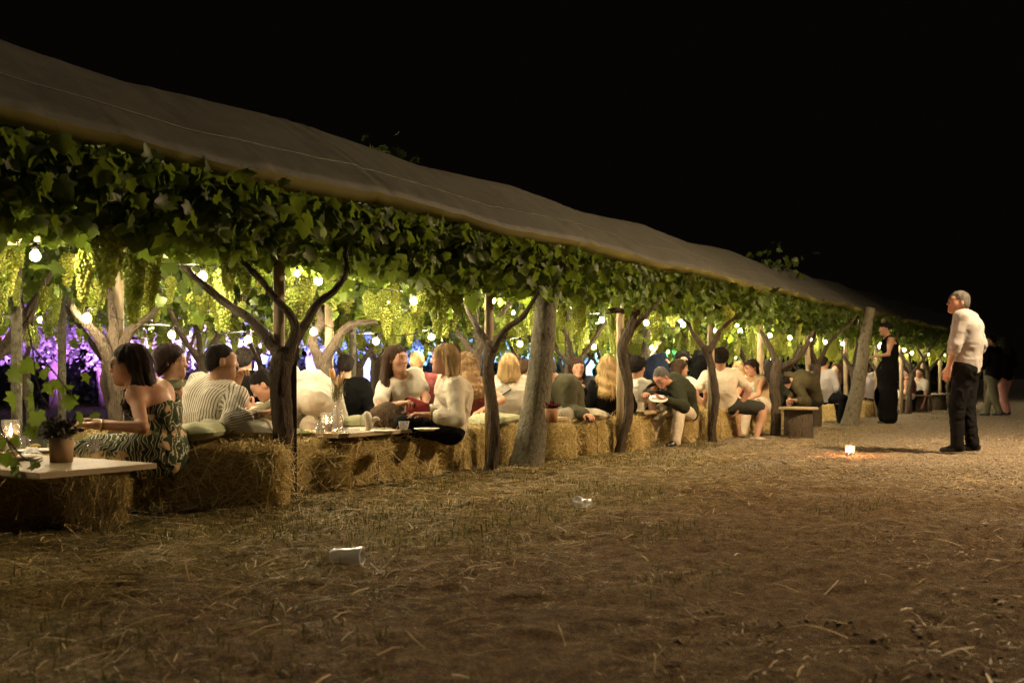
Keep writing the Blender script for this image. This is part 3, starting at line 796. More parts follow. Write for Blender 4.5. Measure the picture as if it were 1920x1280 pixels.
a = np.concatenate([np.stack([rng.uniform(-3.4, 3.6, 16000), 2.0 + 5.0 * rng.random(16000) ** 1.2], 1), rows_pts(7000, -3, 9, -2.4, -.6)]); cl = fbm(np.hstack([a * 1.7, a[:, :1] * 0]), 3); a = a[cl > -.25]
V, Q, tn = blades(len(a), on_ground(a, .005), (.012, .06), (.0012, .0028), True, bend=.15); tn = tn * .6
tag(build('chaff', V, [Q], LITTER, None, False, None, {'tone': tn}), 'short broken straw chaff trodden into the soil', 'chaff', None, 'stuff')
n = 130; a = np.stack([rng.uniform(-2.6, 3.2, n), rng.uniform(2.2, 5.2, n)], 1)
V, Q, tn = blades(n, on_ground(a, .012), (.05, .16), (.002, .0045), True, bend=.08); tn = .55 + .45 * tn
tag(build('broken_stalks', V, [Q], LITTER, None, False, None, {'tone': tn}), 'pale broken stalks lying on the dark soil in the foreground', 'stalks', None, 'stuff')
pts = on_ground(np.concatenate([rows_pts(9000, -1.5, 9, -1.15, -.05), rows_pts(12000, 6, 24, -1.5, .6), rows_pts(2500, -3, 10, -2.2, -1.0), rows_pts(9000, -5, 2.5, -3.4, -.8)]), 0)
cl = fbm(np.hstack([pts[:, :2] * 1.3, pts[:, 2:] * 0]), 2); pts = pts[cl > .0]
V, Q, tn = blades(len(pts), pts, (.018, .055), (.0014, .003), False, 1.4, .35)
tag(build('grass', V, [Q], GRASS, None, False, None, {'tone': tn}), 'short patchy grass along the edge of the vine row', 'grass', None, 'stuff')
def lumps(P, r, name, m, label, cat):
    IV, IT = ico(0); n = len(P); rr = rng.uniform(*r, n) ** 1.0
    V = IV[None] * (rr[:, None] * rng.uniform(.65, 1.3, (n, 3)) * [1, 1, .65])[:, None, :] * rng.uniform(.8, 1.2, (n, 12, 1)) + P[:, None, :]
    T = (IT[None] + (np.arange(n) * 12)[:, None, None]).reshape(-1, 3)
    return tag(build(name, V.reshape(-1, 3), [T], m, None, True), label, cat, None, 'stuff')
a = np.stack([rng.uniform(-3.2, 5.5, 9000), 2.0 + 7.5 * rng.random(9000) ** 1.3], 1); cl = fbm(np.hstack([a * 1.5, a[:, :1] * 0]), 3); a = a[cl > .45]
lumps(on_ground(a, .001), (.004, .013), 'soil_clods', noisy('soil_clod', (.16, .11, .06), (.30, .22, .13), 30), 'small clods of soil on the bare yard', 'soil')
a = np.concatenate([np.stack([rng.uniform(1.5, 8.5, 9000), rng.uniform(8.2, 14, 9000)], 1), np.stack([rng.uniform(3, 12, 3500), rng.uniform(13, 24, 3500)], 1)])
s_w = (a - P0) @ RP; a = a[s_w < -1.3 + .5 * rng.normal(0, 1, len(a))]
lumps(on_ground(a, .002), (.005, .016), 'gravel', noisy('gravel_stone', (.20, .155, .11), (.44, .37, .28), 18), 'pale gravel strewn over the yard behind the standing man', 'gravel')

# ================================================================== vines
def leaf_verts(fine=False):
    R = [(.20, -.13), (.46, -.03), (.385, .2), (.57, .47), (.34, .52), (.22, .74)]
    out = [(0, 0)] + R + [(0, .98)] + [(-x, y) for x, y in R[::-1]]
    if fine:
        o2 = []
        for i, p in enumerate(out):
            q = out[(i + 1) % len(out)]; o2 += [p, ((p[0] + q[0]) / 2 * 1.04 + .0, (p[1] + q[1]) / 2 * 1.0 + .02)]
        out = o2
    o = np.array(out); z = -.22 * np.abs(o[:, 0]) ** 1.3 * 1.5 - .18 * (o[:, 1] - .4) ** 2 + (.03 * np.sin(o[:, 0] * 21 + o[:, 1] * 9) if fine else 0)
    V = np.vstack([np.column_stack([o[:, 0], o[:, 1], z]), [0, .32, .05]]); n = len(o)
    T = np.array([[n, i, (i + 1) % n] for i in range(n)])
    V = np.vstack([V, [[-.02, 0, 0], [.02, 0, 0], [0, -.55, .12]]]); T = np.vstack([T, [[n + 1, n + 3, n + 2]]])
    return V, T
LV, LT = leaf_verts(); LVF, LTF = leaf_verts(True)
def leaf_cloud(P, size, down=.7, out=None, tone=None):
    """many leaves at P hanging with their tips down"""
    n = len(P); t = rng.normal(0, .6, (n, 3)); t[:, 2] -= down; t /= np.linalg.norm(t, axis=1)[:, None]
    nr = rng.normal(0, .8, (n, 3)); nr[:, 2] += .35
    if out is not None: nr += out
    nr -= t * (nr * t).sum(1)[:, None]; nr /= np.linalg.norm(nr, axis=1)[:, None]; x = np.cross(t, nr)
    B = np.stack([x, t, nr], 2); sz = rng.uniform(*size, n)
    V = np.einsum('nij,kj->nki', B, LV) * sz[:, None, None] + P[:, None, :]
    T = (LT[None] + (np.arange(n) * len(LV))[:, None, None]).reshape(-1, 3)
    return V.reshape(-1, 3), T, np.repeat(rng.random(n) * .6 if tone is None else tone, len(LV))
ROW_W = 2.06
def foliage_mesh(seed, front=False, thin=False, dense=False):
    global rng
    keep = rng; rng = np.random.default_rng(seed); Ps = []
    n = 560 if not thin else 420
    c = np.stack([rng.uniform(-1.3, 1.3, n), rng.uniform(-1.08, 1.08, n), np.clip(rng.normal(2.0, .10, n), 1.7, 2.14)], 1)
    if front: c[:, 2] = np.minimum(c[:, 2], 1.98 + np.clip(c[:, 1] + .3, 0, .5) * .3); c[:, 1] = np.maximum(c[:, 1], -.3)
    c = c[fbm(c * [1.6, 1.6, 1] + seed, 2) > -.35]; Ps.append(c)
    for _ in range(30 if not thin else 16):
        b = np.array([rng.uniform(-1.25, 1.25), rng.uniform(-1.0, 1.0) if not front else rng.uniform(-.5, 1.0), 1.98]); L = rng.uniform(.2, .62) if not front else rng.uniform(.15, .38); k = int(L * 17)
        t = np.linspace(0, 1, k); dr = rng.normal(0, .22, 2)
        Ps.append(b + np.stack([dr[0] * t, dr[1] * t, -L * t], 1) + rng.normal(0, .045, (k, 3)))
    if front:
        Ps.append(np.stack([rng.uniform(-1.3, 1.3, 240), rng.uniform(-.02, .95, 240), rng.uniform(2.02, 2.3, 240)], 1)); Ps[-1][:, 2] = np.minimum(Ps[-1][:, 2], 2.08 + Ps[-1][:, 1] * .45)
        n = 1400 if dense else 250; z = 2.05 - .42 * rng.random(n) ** 1.4
        Ps.append(np.stack([rng.uniform(-1.3, 1.3, n), rng.uniform(-.22, .50 if dense else .22, n), z], 1))
        for _ in range(16):
            b = np.array([rng.uniform(-1.25, 1.25), rng.uniform(-.22, .1), 1.95]); L = rng.uniform(.2, .42); k = int(L * 18); t = np.linspace(0, 1, k)
            Ps.append(b + np.stack([rng.normal(0, .2) * t, rng.normal(-.05, .1) * t, -L * t], 1) + rng.normal(0, .04, (k, 3)))
    V, T, tn = leaf_cloud(np.concatenate(Ps), (.068, .128))
    o = build('foliage', V, [T], LEAF, None, True, None, {'tone': tn}); me = o.data; bpy.data.objects.remove(o); rng = keep; return me
FOL_FRONT = [foliage_mesh(11, True), foliage_mesh(12, True), foliage_mesh(13, True)]
FOL_DENSE = [foliage_mesh(14, True, dense=True), foliage_mesh(15, True, dense=True)]
FOL = [foliage_mesh(21), foliage_mesh(22), foliage_mesh(23)]
FOL_THIN = [foliage_mesh(31, thin=True), foliage_mesh(32, thin=True)]
def leaf_single(seed):
    r = np.random.default_rng(seed); V = LVF.copy(); V[:, 2] += .10 * np.sin(V[:, 0] * r.uniform(2, 5) + r.uniform(0, 6)) + .08 * np.sin(V[:, 1] * r.uniform(2, 4) + r.uniform(0, 6))
    o = build('leaf', V, [LTF], LEAF, None, True, None, {'tone': np.full(len(V), r.uniform(.1, .6))}); me = o.data; bpy.data.objects.remove(o); return me
LEAVES = [leaf_single(i) for i in range(6)]
def bunch_arrays(r, L, wid, nb, sub=1, br=.0125):
    P = []
    tries = 0
    while len(P) < nb and tries < 6000:
        tries += 1
        t = r.random() ** .85; prof = wid * (min(1, .45 + t * 3.2) if t < .2 else (1.06 - .72 * (t - .2) / .8)); a = r.uniform(0, 2 * math.pi)
        rr = prof * (.55 + .45 * r.random() ** .5); p = np.array([rr * math.cos(a), rr * math.sin(a) * .9, -.03 - L * t])
        if all(np.linalg.norm(p - q) > br * 1.55 for q in P): P.append(p)
    P = np.array(P); n = len(P); IV, IT = ico(sub); sz = br * r.uniform(.85, 1.12, n)
    V = (IV[None] * sz[:, None, None] * [1, 1, 1.1] + P[:, None, :]).reshape(-1, 3)
    T = (IT[None] + (np.arange(n) * len(IV))[:, None, None]).reshape(-1, 3)
    return V, T, np.repeat(r.random(n), len(IV))
def bunch_mesh(seed):
    r = np.random.default_rng(seed); L = r.uniform(.22, .36); mb = MB()
    V, T, tn = bunch_arrays(r, L, r.uniform(.05, .068), int(130 * L / .3), 1)
    sv, sq, st = tube([[0, 0, .06], [.004, 0, -.02], [0, .003, -L * .8]], [.003, .0025, .0015], 5)
    V2 = np.vstack([V, sv]); T2 = np.vstack([T, np.array(st) + len(V)]); Q2 = sq + len(V)
    o = build('grape_bunch', V2, [Q2, T2], [GRAPE], None, True, None, {'tone': np.concatenate([tn, np.full(len(sv), .2)])}); me = o.data; bpy.data.objects.remove(o); return me
BUNCH = [bunch_mesh(s) for s in range(6)]
def bunches_mass(seed):
    r = np.random.default_rng(seed); Vs = []; Ts = []; tn = []; n = 0
    for _ in range(20):
        V, T, t = bunch_arrays(r, r.uniform(.2, .33), r.uniform(.05, .065), 60, 0, .0145)
        V = V + [r.uniform(-1.2, 1.2), r.uniform(-.95, .95), r.uniform(1.5, 1.86)]; Vs.append(V); Ts.append(T + n); tn.append(t); n += len(V)
    o = build('grape_bunches', np.concatenate(Vs), [np.concatenate(Ts)], GRAPE, None, True, None, {'tone': np.concatenate(tn)}); me = o.data; bpy.data.objects.remove(o); return me
MASS = [bunches_mass(s) for s in (41, 42, 43)]

def bark_prof(seed, amp=.14):
    def f(t, a):
        p = np.stack([np.cos(a) * 1.6, np.sin(a) * 1.6, np.full_like(a, t * 5 + seed * 3.1)], 1); q = np.stack([np.cos(a + t * 2) * 5, np.sin(a + t * 2) * 5, np.full_like(a, t * 4 + seed)], 1)
        rd = np.stack([np.cos(a + t * 1.5) * 4.2, np.sin(a + t * 1.5) * 4.2, np.full_like(a, t * 9 + seed * 1.7)], 1)
        return 1 + amp * 1.2 * fbm(p, 2) + amp * .7 * vnoise(q) - amp * 1.1 * np.clip(1 - 3 * np.abs(vnoise(rd)), 0, 1)
    return f
def limb_mesh(pts, rad, seed, n=14, sm=7):
    P = catmull(np.asarray(pts, float), sm); P = P + .012 * np.stack([fbm(P * 5 + seed, 2), fbm(P * 5 + seed + 50, 2), 0 * P[:, 0]], 1)
    mb = MB(); V, Q, T = tube(P, np.interp(np.linspace(0, 1, len(P)), np.linspace(0, 1, len(rad)), rad), n, True, bark_prof(seed)); mb.add(V, Q, T); return mb
rr_b = np.random.default_rng(5)
BULB_P = [row(-1.106 + 1.25 * k, 1.0 + rr_b.normal(0, .04), 1.6 + rr_b.normal(0, .03)) for k in range(-2, 28)]
def hides_bulb(p, L=.38):
    for b in BULB_P:
        if b[1] < 2 or p[1] > b[1] + .15: continue
        if np.linalg.norm(p[:2] - b[:2]) < .16: return True
        dx = p[0] / p[1] - b[0] / b[1]
        if abs(dx) * p[1] > .10: continue
        zl = (b[2] - H) / b[1] * p[1] + H
        if p[2] - L - .05 < zl < p[2] + .06: return True
    return False
VINE_N = 0
def vine(s, w, k, r, label, trunk=None, limbs=None, detail=2, group='vines of the pergola'):
    """trunk / limbs: world points; else grown at random"""
    rr = np.random.default_rng(1000 + 37 * k + 101 * r); b = row(s, w); root = thing('grapevine', label, 'grapevine', b, ROWA, group)
    Rm = np.array([[math.cos(-ROWA), -math.sin(-ROWA), 0], [math.sin(-ROWA), math.cos(-ROWA), 0], [0, 0, 1]]); loc = lambda P: (np.asarray(P, float) - b) @ Rm.T
    if trunk is None:
        h = rr.uniform(.95, 1.15); lean = rr.normal(0, .06, 2); rad = rr.uniform(.05, .075)
        tp = [[0, 0, -.03], [lean[0] * .3 + rr.normal(0, .03), lean[1] * .3, h * .35], [lean[0] * .7 + rr.normal(0, .03), lean[1] * .7, h * .7], [lean[0], lean[1], h]]; tr = [rad * 1.35, rad, rad * .95, rad * 1.2]
    else: tp = loc(trunk[0]); tr = trunk[1]
    limb_mesh(tp, tr, k * 7 + r, 32 if detail == 2 else 16, 16 if detail == 2 else 8).build('trunk', BARK, root)
    top = np.asarray(tp[-1], float)
    if limbs is None:
        limbs_l = []
        a0 = rr.uniform(0, 6.28)
        for j in range(3 if detail else 2):
            a = a0 + j * 2.1 + rr.normal(0, .3); L = rr.uniform(.6, 1.0); q = top + np.array([math.cos(a), math.sin(a), 0]) * L; q[2] = 1.93
            m1 = top * .62 + q * .38 + np.array([0, 0, -.08 + .1 * rr.random()]); m2 = top * .25 + q * .75 + np.array([0, 0, .02])
            limbs_l.append(([top - [0, 0, .05], m1 + rr.normal(0, .03, 3), m2 + rr.normal(0, .04, 3), q], [.04, .030, .022, .012]))
    else: limbs_l = [(loc(P), R) for P, R in limbs]
    for j, (P, R) in enumerate(limbs_l): limb_mesh(P, R, k * 11 + j + r, 18 if detail == 2 else 10, 10 if detail == 2 else 6).build('limb', BARK, root)
    fm = (FOL_DENSE if r == 0 and k < 2 else FOL_FRONT if r == 0 else FOL if detail else FOL_THIN); f = link('foliage', fm[(k + r) % len(fm)], root); f['kind'] = 'stuff'
    if k % 2: f.scale = (1, 1, 1)
    if detail >= 1:
        nb = {2: 27, 1: 22}[detail]
        cl_ = [(rr.uniform(-1.15, 1.15), rr.uniform(-.15, .9) if r == 0 else rr.uniform(-.9, .9), rr.uniform(1.58, 1.9)) for _ in range(nb // 3)]
        for i in range(nb):
            bi_ = rr.integers(0, 6)
            for _t in range(12):
                q_ = cl_[rr.integers(0, len(cl_))]; lp_ = np.array([q_[0] + rr.normal(0, .11), max(-.22, q_[1] + rr.normal(0, .11)) if r == 0 else q_[1] + rr.normal(0, .11), min(1.95, q_[2] + rr.normal(0, .08))]); wp = Rm.T @ lp_ + b
                if not hides_bulb(wp): break
            else: continue
            g = link('grape_bunch', BUNCH[bi_], root); g.location = lp_; g.rotation_euler = (rr.normal(0, .06), rr.normal(0, .06), rr.uniform(0, 6.28))
            sc = rr.uniform(.75, 1.2); g.scale = (sc, sc, sc * rr.uniform(.8, 1.1))
    else:
        f = link('grape_bunches', MASS[(k + r) % 3], root); f['kind'] = 'stuff'
    if r == 0 and k < 7:
        for i in range(44 if k < 2 else 30):
            l = link('leaf', LEAVES[rr.integers(0, 6)], root); l.location = (rr.uniform(-1.25, 1.25), rr.uniform(-.34, .0), 2.0 - .42 * rr.random() ** 1.3)
            l.rotation_euler = (math.radians(rr.normal(-75, 28)), rr.normal(0, .5), rr.normal(0, .7)); z = rr.uniform(.08, .135); l.scale = (z, z, z)
    return root
def PX(*a): return [at(*p) for p in a]
CUSTOM = {
 0: (([(526, 962, 6.6), (527, 880, 6.6), (530, 780, 6.62), (528, 700, 6.62), (531, 652, 6.64)], [.105, .07, .066, .068, .082]),
     [(PX((528, 672, 6.62), (478, 607, 6.75), (430, 572, 6.9), (385, 535, 7.1), (352, 505, 7.3), (333, 486, 7.5)), [.045, .033, .029, .026, .023, .015]),
      (PX((540, 668, 6.62), (550, 610, 6.62), (512, 555, 6.6), (470, 502, 6.6), (430, 462, 6.6), (400, 438, 6.6)), [.042, .030, .024, .02, .017, .010]),
      (PX((545, 668, 6.66), (566, 615, 6.7), (592, 572, 6.75), (628, 545, 6.8), (648, 512, 6.8), (645, 450, 6.8), (640, 395, 6.8)), [.040, .028, .025, .023, .021, .015, .010])]),
 1: (([(921, 893, 8.68), (928, 820, 8.68), (922, 750, 8.7), (915, 690, 8.7), (922, 640, 8.72)], [.062, .05, .047, .05, .062]),
     [(PX((918, 655, 8.7), (900, 620, 8.8), (882, 592, 9.0), (870, 560, 9.2)), [.04, .03, .024, .015]),
      (PX((926, 655, 8.7), (948, 617, 8.6), (985, 590, 8.5), (1012, 545, 8.4)), [.04, .028, .022, .014])]),
 2: (([(1160, 856, 10.8), (1166, 820, 10.8), (1180, 765, 10.8), (1174, 705, 10.8), (1166, 655, 10.8), (1180, 615, 10.8), (1190, 586, 10.8)], [.07, .05, .047, .05, .052, .045, .045]),
     [(PX((1136, 583, 10.7), (1165, 581, 10.75), (1196, 586, 10.8)), [.03, .034, .036]), (PX((1168, 650, 10.8), (1200, 600, 10.9), (1235, 565, 11.0)), [.04, .03, .015])]),
 3: (([(1335, 832, 12.8), (1338, 790, 12.8), (1341, 740, 12.8), (1334, 690, 12.8), (1322, 648, 12.8)], [.06, .048, .05, .046, .055]),
     [(PX((1325, 660, 12.8), (1302, 628, 12.9), (1285, 600, 13.1)), [.045, .03, .015]), (PX((1330, 660, 12.8), (1352, 618, 12.8), (1385, 590, 12.6)), [.045, .03, .015])]),
 4: (([(1456, 822, 14.4), (1454, 760, 14.4), (1452, 710, 14.4), (1462, 680, 14.4)], [.075, .065, .07, .085]),
     [(PX((1460, 690, 14.4), (1440, 645, 14.6), (1415, 605, 14.8)), [.06, .04, .02]), (PX((1465, 690, 14.4), (1500, 668, 14.2), (1525, 620, 14.2)), [.06, .045, .02])]),
}
R1C = {0: (([(205, 935, 7.86), (212, 820, 7.86), (222, 740, 7.86), (212, 672, 7.86)], [.075, .055, .055, .07]),
     [(PX((214, 685, 7.86), (185, 635, 7.75), (152, 600, 7.6), (137, 580, 7.55), (130, 560, 7.6)), [.05, .04, .03, .024, .012]),
      (PX((216, 685, 7.86), (245, 618, 7.9), (285, 590, 8.0), (310, 560, 8.1)), [.045, .032, .025, .015]), (PX((215, 690, 7.86), (212, 610, 7.9), (205, 540, 8.0)), [.06, .04, .02])]),
      1: (([(612, 860, 9.95), (610, 780, 9.95), (613, 715, 9.95), (604, 668, 9.95)], [.09, .07, .07, .09]),
     [(PX((604, 680, 9.95), (585, 640, 9.9), (600, 600, 9.9), (590, 560, 10)), [.06, .05, .035, .02]), (PX((608, 680, 9.95), (640, 625, 9.9), (668, 606, 9.8), (705, 604, 9.7)), [.06, .042, .036, .02])])}
NTH = ['first', 'second', 'third', 'fourth', 'fifth', 'sixth', 'seventh', 'eighth', 'ninth', 'tenth', 'eleventh', 'twelfth', 'thirteenth', 'fourteenth', 'fifteenth']
ORD = ['nearest the camera at the left edge', 'thick dark vine trunk forking beside the table with plates', 'slim vine trunk just left of the leaning pale log', 'thin crooked vine trunk with a stub arm behind the seat pillow', 'slender vine trunk in front of the man in the cream tee',
       'dark stout vine trunk beside the low round table', 'vine trunk left of the far leaning log', 'vine trunk just behind the far leaning log', 'vine trunk left of the woman in the long black dress', 'vine trunk right of the woman in the long black dress']
for k in range(-1, 14):
    lab = 'front row vine ' + ORD[0] if k == -1 else (ORD[k + 1] if k + 1 < len(ORD) else 'far front row vine by the dark end, ' + NTH[k - 8] + ' past the woman in black')
    c = CUSTOM.get(k); tr = ([at(*p) for p in c[0][0]], c[0][1]) if c else None
    if c: tr[0][0][2] = -.02
    s_ = SP * k if k != -1 else -2.4
    vine(s_, 0, k, 0, lab, tr, c[1] if c else None, 2 if k < 7 else 1 if k < 9 else 0, 'front row of vines')
LAB1 = {-1: 'second row vine off at the far left edge', 0: 'second row vine with a brightly lit pale arm behind the woman in glasses', 1: 'second row vine forking behind the pampas grass vase', 2: 'second row vine behind the woman with curly hair', 3: 'second row vine behind the dark haired woman with hands raised', 4: 'second row vine behind the man eating from a plate', 5: 'second row vine right of the stooping person in black'}
for k in range(-1, 14):
    c = R1C.get(k); tr = ([at(*p) for p in c[0][0]], c[0][1]) if c else None
    if c: tr[0][0][2] = -.02
    vine(SP * k + .1, ROW_W, k, 1, LAB1.get(k, 'second row vine at the far end, ' + NTH[max(0, k - 6)] + ' past the person in black'), tr, c[1] if c else None, 2 if k < 3 else 1 if k < 6 else 0, 'second row of vines')
for r, kk in ((2, range(-1, 13)), (3, range(0, 12)), (4, range(0, 11))):
    for k in kk:
        vine(SP * k + .2 * r, ROW_W * r, k, r, ['', '', 'vine of the third row between nearer trunks, ', 'vine of the fourth row deep under the pergola, ', 'vine of the rearmost row before the coloured trees, '][r] + NTH[k - kk[0]] + ' from the left', None, None, 1 if (r == 2 and k < 4) else 0, ['', '', 'third row of vines', 'fourth row of vines', 'rearmost row of vines'][r])

# stakes beside the vines
def stake(P, h, r, m, label, group, tilt=0., top_cut=True):
    root = thing('wooden_stake', label, 'stake', P, ROWA, group)
    n = 4; mb = MB(); a = np.array([0, 1, 2, 3]) * math.pi / 2 + .78
    pts_ = np.array([[0, 0, -.02], [tilt * .5, 0, h * .5], [tilt, 0, h]]); V, Q, T = tube(pts_, r * 1.2, 8, True, lambda t, a: 1 + .10 * np.cos(a * 4)); mb.add(V, Q, T); mb.build('stake', m, root); 
    root2 = root; return root
STK = [(0, (523, 6.75), 'pale stake rising behind the thick dark forked vine'), (1, (917, 8.95), 'pale stake behind the slim vine left of the leaning log'), (2, (1163, 10.95), 'pale stake behind the crooked vine by the seat pillow'), (3, (1333, 12.95), 'pale stake behind the vine in front of the cream tee man')]
for k, (px, d), lab in STK:
    p = at(px, HZ, d); stake([p[0], p[1], 0], 2.05, .036, STAKE, lab, 'stakes of the front row')
for k in range(4, 11):
    p = row(SP * k + .12, .18); stake(p, 2.05, .035, STAKE, 'wooden stake of the front row, ' + NTH[k - 4] + ' past the cream tee man', 'far stakes of the front row')
for px, d, lab in ((222, 8.1, 'pale stake behind the woman in glasses'), (617, 10.2, 'pale stake in the fork behind the pampas vase'), (661, 12.9, 'grey stake left of the long haired woman'), (31, 8.8, 'grey stake at the left edge behind the hanging leaves'),
                   (116, 11.4, 'thin dark stake between the hanging leaves'), (893, 12.3, 'grey stake behind the curly haired woman'), (1213, 16.2, 'grey stake behind the man eating'), (1066, 14.3, 'stake behind the dark haired woman with raised hands')):
    p = at(px, HZ, d); stake([p[0], p[1], 0], 2.05, .040 if d < 14 else .05, STAKE if px in (222, 617) else BARK2, lab, 'stakes of the inner rows')
# dark square post tied to the first vine
r_ = thing('dark_post', 'dark square post tied beside the thick forked vine trunk', 'post', gr(548, 942), .3)
mb = MB(); mb.box((0, 0, .53), (.055, .05, 1.1)); mb.build('post', DARKPOST, r_, False)
mb = MB(); mb.box((0, -.0, 1.0), (.085, .085, .09)); mb.build('collar', noisy('grey_plastic_collar', (.22, .20, .16), (.3, .28, .22), 12), r_, False)

def log_post(b0, b1, rad, label, seed):
    root = thing('leaning_log', label, 'log', b0, 0, 'leaning logs that prop the pergola edge'); P = np.linspace(np.zeros(3), np.asarray(b1) - b0, 9); P[:, 0] += .02 * np.sin(np.linspace(0, 5, 9))
    P[0] -= unit(P[1] - P[0]) * .05
    mb = MB(); V, Q, T = tube(catmull(P, 5), np.interp(np.linspace(0, 1, 41), [0, .08, .3, 1], rad), 24, True, bark_prof(seed, .022)); mb.add(V, Q, T); mb.build('log', BARK2, root)
log_post(gr(986, 878), at(1041, 452, 9.45), [.175, .15, .128, .085], 'thick leaning log propping the canopy right of the blonde woman', 3)
log_post(gr(1593, 798), at(1634, 577, 17.4), [.165, .14, .12, .085], 'leaning log at the far end left of the woman in black', 8)
log_post(row(-3.2, -.1), row(-3.0, .1, 2.1), [.16, .14, .12, .09], 'leaning log at the near corner of the pergola', 5)

# trellis wires
for i, w in enumerate((0.0, .55, 1.05, 1.6, 2.06, 3.1, 4.12, 5.2, 6.18, 7.2, 8.24)):
    z = 1.97 + .01 * (i % 3); P = [row(s, w, z + .012 * math.sin(s * 2.55)) for s in np.linspace(-6, 34, 60)]
    mb = MB(); mb.tube(P, .0028, 5, cap=False); tag(mb.build('trellis_wire', WIRE), 'steel trellis wire running lengthwise, ' + NTH[i] + ' from the front edge', 'wire', 'trellis wires')
for i in range(12):
    s = -3 + SP * i + .4; P = [row(s + .05 * math.sin(w), w, 1.90 - .03 * math.sin(w * 1.5)) for w in np.linspace(-.1, 8.4, 24)]
    mb = MB(); mb.tube(P, .003, 5, cap=False); tag(mb.build('trellis_wire', WIRE), 'steel wire crossing from row to row, ' + NTH[i] + ' from the left', 'wire', 'cross wires')
for a, b, lab in (((-40, 452, 6.5), (120, 446, 6.7), 'rough horizontal pole above the lit bulb at the left edge'), ((200, 470, 7.6), (345, 478, 7.7), 'rough horizontal pole behind the dark leaves, right of the left bulb')):
    mb = limb_mesh([at(*a), at((a[0] + b[0]) / 2, (a[1] + b[1]) / 2 + 2, (a[2] + b[2]) / 2), at(*b)], [.035, .03, .03], 5, 10, 8); tag(mb.build('pole', STAKE), lab, 'pole')
# ================================================================== canopy sheet
def sheet_mat():
    m = mat('dusty_plastic_sheet', (.10, .10, .085), .5, .3); g = G(m); v = g.coord()
    f = g.noise(v, 4.5, 8, .7); f2 = g.noise(g.coord((1, 1, 1)), 22, 7, .75)
    c = g.ramp(g.mix(.4, f, f2), [(.32, (.046, .046, .038)), (.5, (.073, .073, .062)), (.7, (.102, .102, .088))])
    sx = g.n('ShaderNodeSeparateXYZ'); g.l(v, sx.inputs[0])
    g.col(c); g.bump(g.mix(.5, f2, f), .5, .02); return m
SHEET = sheet_mat(); HEM = mat('lit_through_hem', (.20, .17, .06), .55, .3); HEM, _t = transl(HEM, (.62, .54, .14), .45)  # hem's yellow imitates bulb light shining through the fold
S0, PER = .92, 3.14
us = np.concatenate([np.linspace(-6.2, 14, 900), np.linspace(14, 36, 300)[1:]])
def sheet_pt(s, w, z, t):
    """t = 0 at the ridge, 1 at the lower edge"""
    ph = ((s - S0) / PER) % 1.0; ph = np.minimum(ph, 1 - ph) * 2            # 0 at a hoop
    sag = .065 * (ph ** 1.3) * (1 - .35 * t); cr = np.exp(-(ph / .16) ** 2)
    cre = .020 * cr * (1 - 2.2 * np.abs(fbm(np.stack([(s - S0) * 9 * (1 - .35 * t), t * 1.2 + 0 * s, 0 * s], -1), 2))) * np.sin(np.clip(t, 0, 1.1) * 2.2 + .5)
    nz = .008 * fbm(np.stack([s * 1.7, t * 3 + 0 * s, 0 * s], -1), 3) + .004 * fbm(np.stack([s * 9 + t * 5, t * 4 + 0 * s, 0 * s], -1), 2)
    hk = ((s * 1 + .3) % 1.05) / 1.05; hk = np.minimum(hk, 1 - hk) * 2; tie = np.exp(-(hk / .22) ** 2) * np.clip(t - .55, 0, .6)
    return w - cre * .6 - nz * .4, z - sag + cre * .35 + nz * .6 * (t > .02) + tie * .022 + .007 * tie * np.sin(s * 60)
prof = [(2.35, 2.2, .95), (1.9, 2.52, .6), (1.5, 2.78, .3), (1.25, 2.88, .08), (1.1, 2.915, 0), (.98, 2.895, .05), (.8, 2.84, .2), (.62, 2.73, .32), (.45, 2.625, .45), (.28, 2.52, .58), (.12, 2.42, .7), (0, 2.335, .8), (-.08, 2.275, .88), (-.15, 2.215, .96), (-.175, 2.165, 1.0)]
_pa = np.array(prof); _i = np.linspace(0, len(prof) - 1, 46); prof2 = np.column_stack([np.interp(_i, np.arange(len(prof)), _pa[:, q]) for q in range(3)])
Vs = []
for (w, z, t) in prof2:
    W_, Z_ = sheet_pt(us, w, z, t); Vs.append(np.stack([P0[0] + us * RD[0] + W_ * RP[0], P0[1] + us * RD[1] + W_ * RP[1], Z_], 1))
n = len(us); V = np.concatenate(Vs); i, j = np.meshgrid(np.arange(len(prof2) - 1), np.arange(n - 1), indexing='ij'); Q = np.stack([i * n + j, i * n + j + 1, (i + 1) * n + j + 1, (i + 1) * n + j], -1).reshape(-1, 4)
can = thing('canopy_sheet', 'long dusty plastic rain sheet sloping over the front edge of the vines', 'canopy', row(0, 0), 0)
sh = build('sheet', V - row(0, 0), [Q], SHEET, can)
Vs = [Vs[-1].copy()]
for (w, z) in ((-.165, 2.135), (-.14, 2.105), (-.09, 2.092)):
    W_, Z_ = sheet_pt(us, w, z, 1.0); Z_ = Z_ + .02 * fbm(np.stack([us * 1.1, 0 * us + w * 9, 0 * us], -1), 2); Vs.append(np.stack([P0[0] + us * RD[0] + W_ * RP[0], P0[1] + us * RD[1] + W_ * RP[1], Z_], 1))
V = np.concatenate(Vs); i, j = np.meshgrid(np.arange(3), np.arange(n - 1), indexing='ij'); Q = np.stack([i * n + j, i * n + j + 1, (i + 1) * n + j + 1, (i + 1) * n + j], -1).reshape(-1, 4)
build('hem', V - row(0, 0), [Q], HEM, can)
for tt in (.72,):
    W_, Z_ = sheet_pt(us, .09, 2.40, tt); mb = MB(); P = np.stack([P0[0] + us * RD[0] + W_ * RP[0], P0[1] + us * RD[1] + W_ * RP[1], Z_ + .004], 1)[::4]; mb.tube(P - row(0, 0), .004, 5, cap=False); mb.build('seam', mat('pale_seam', (.105, .103, .085), .5), can)
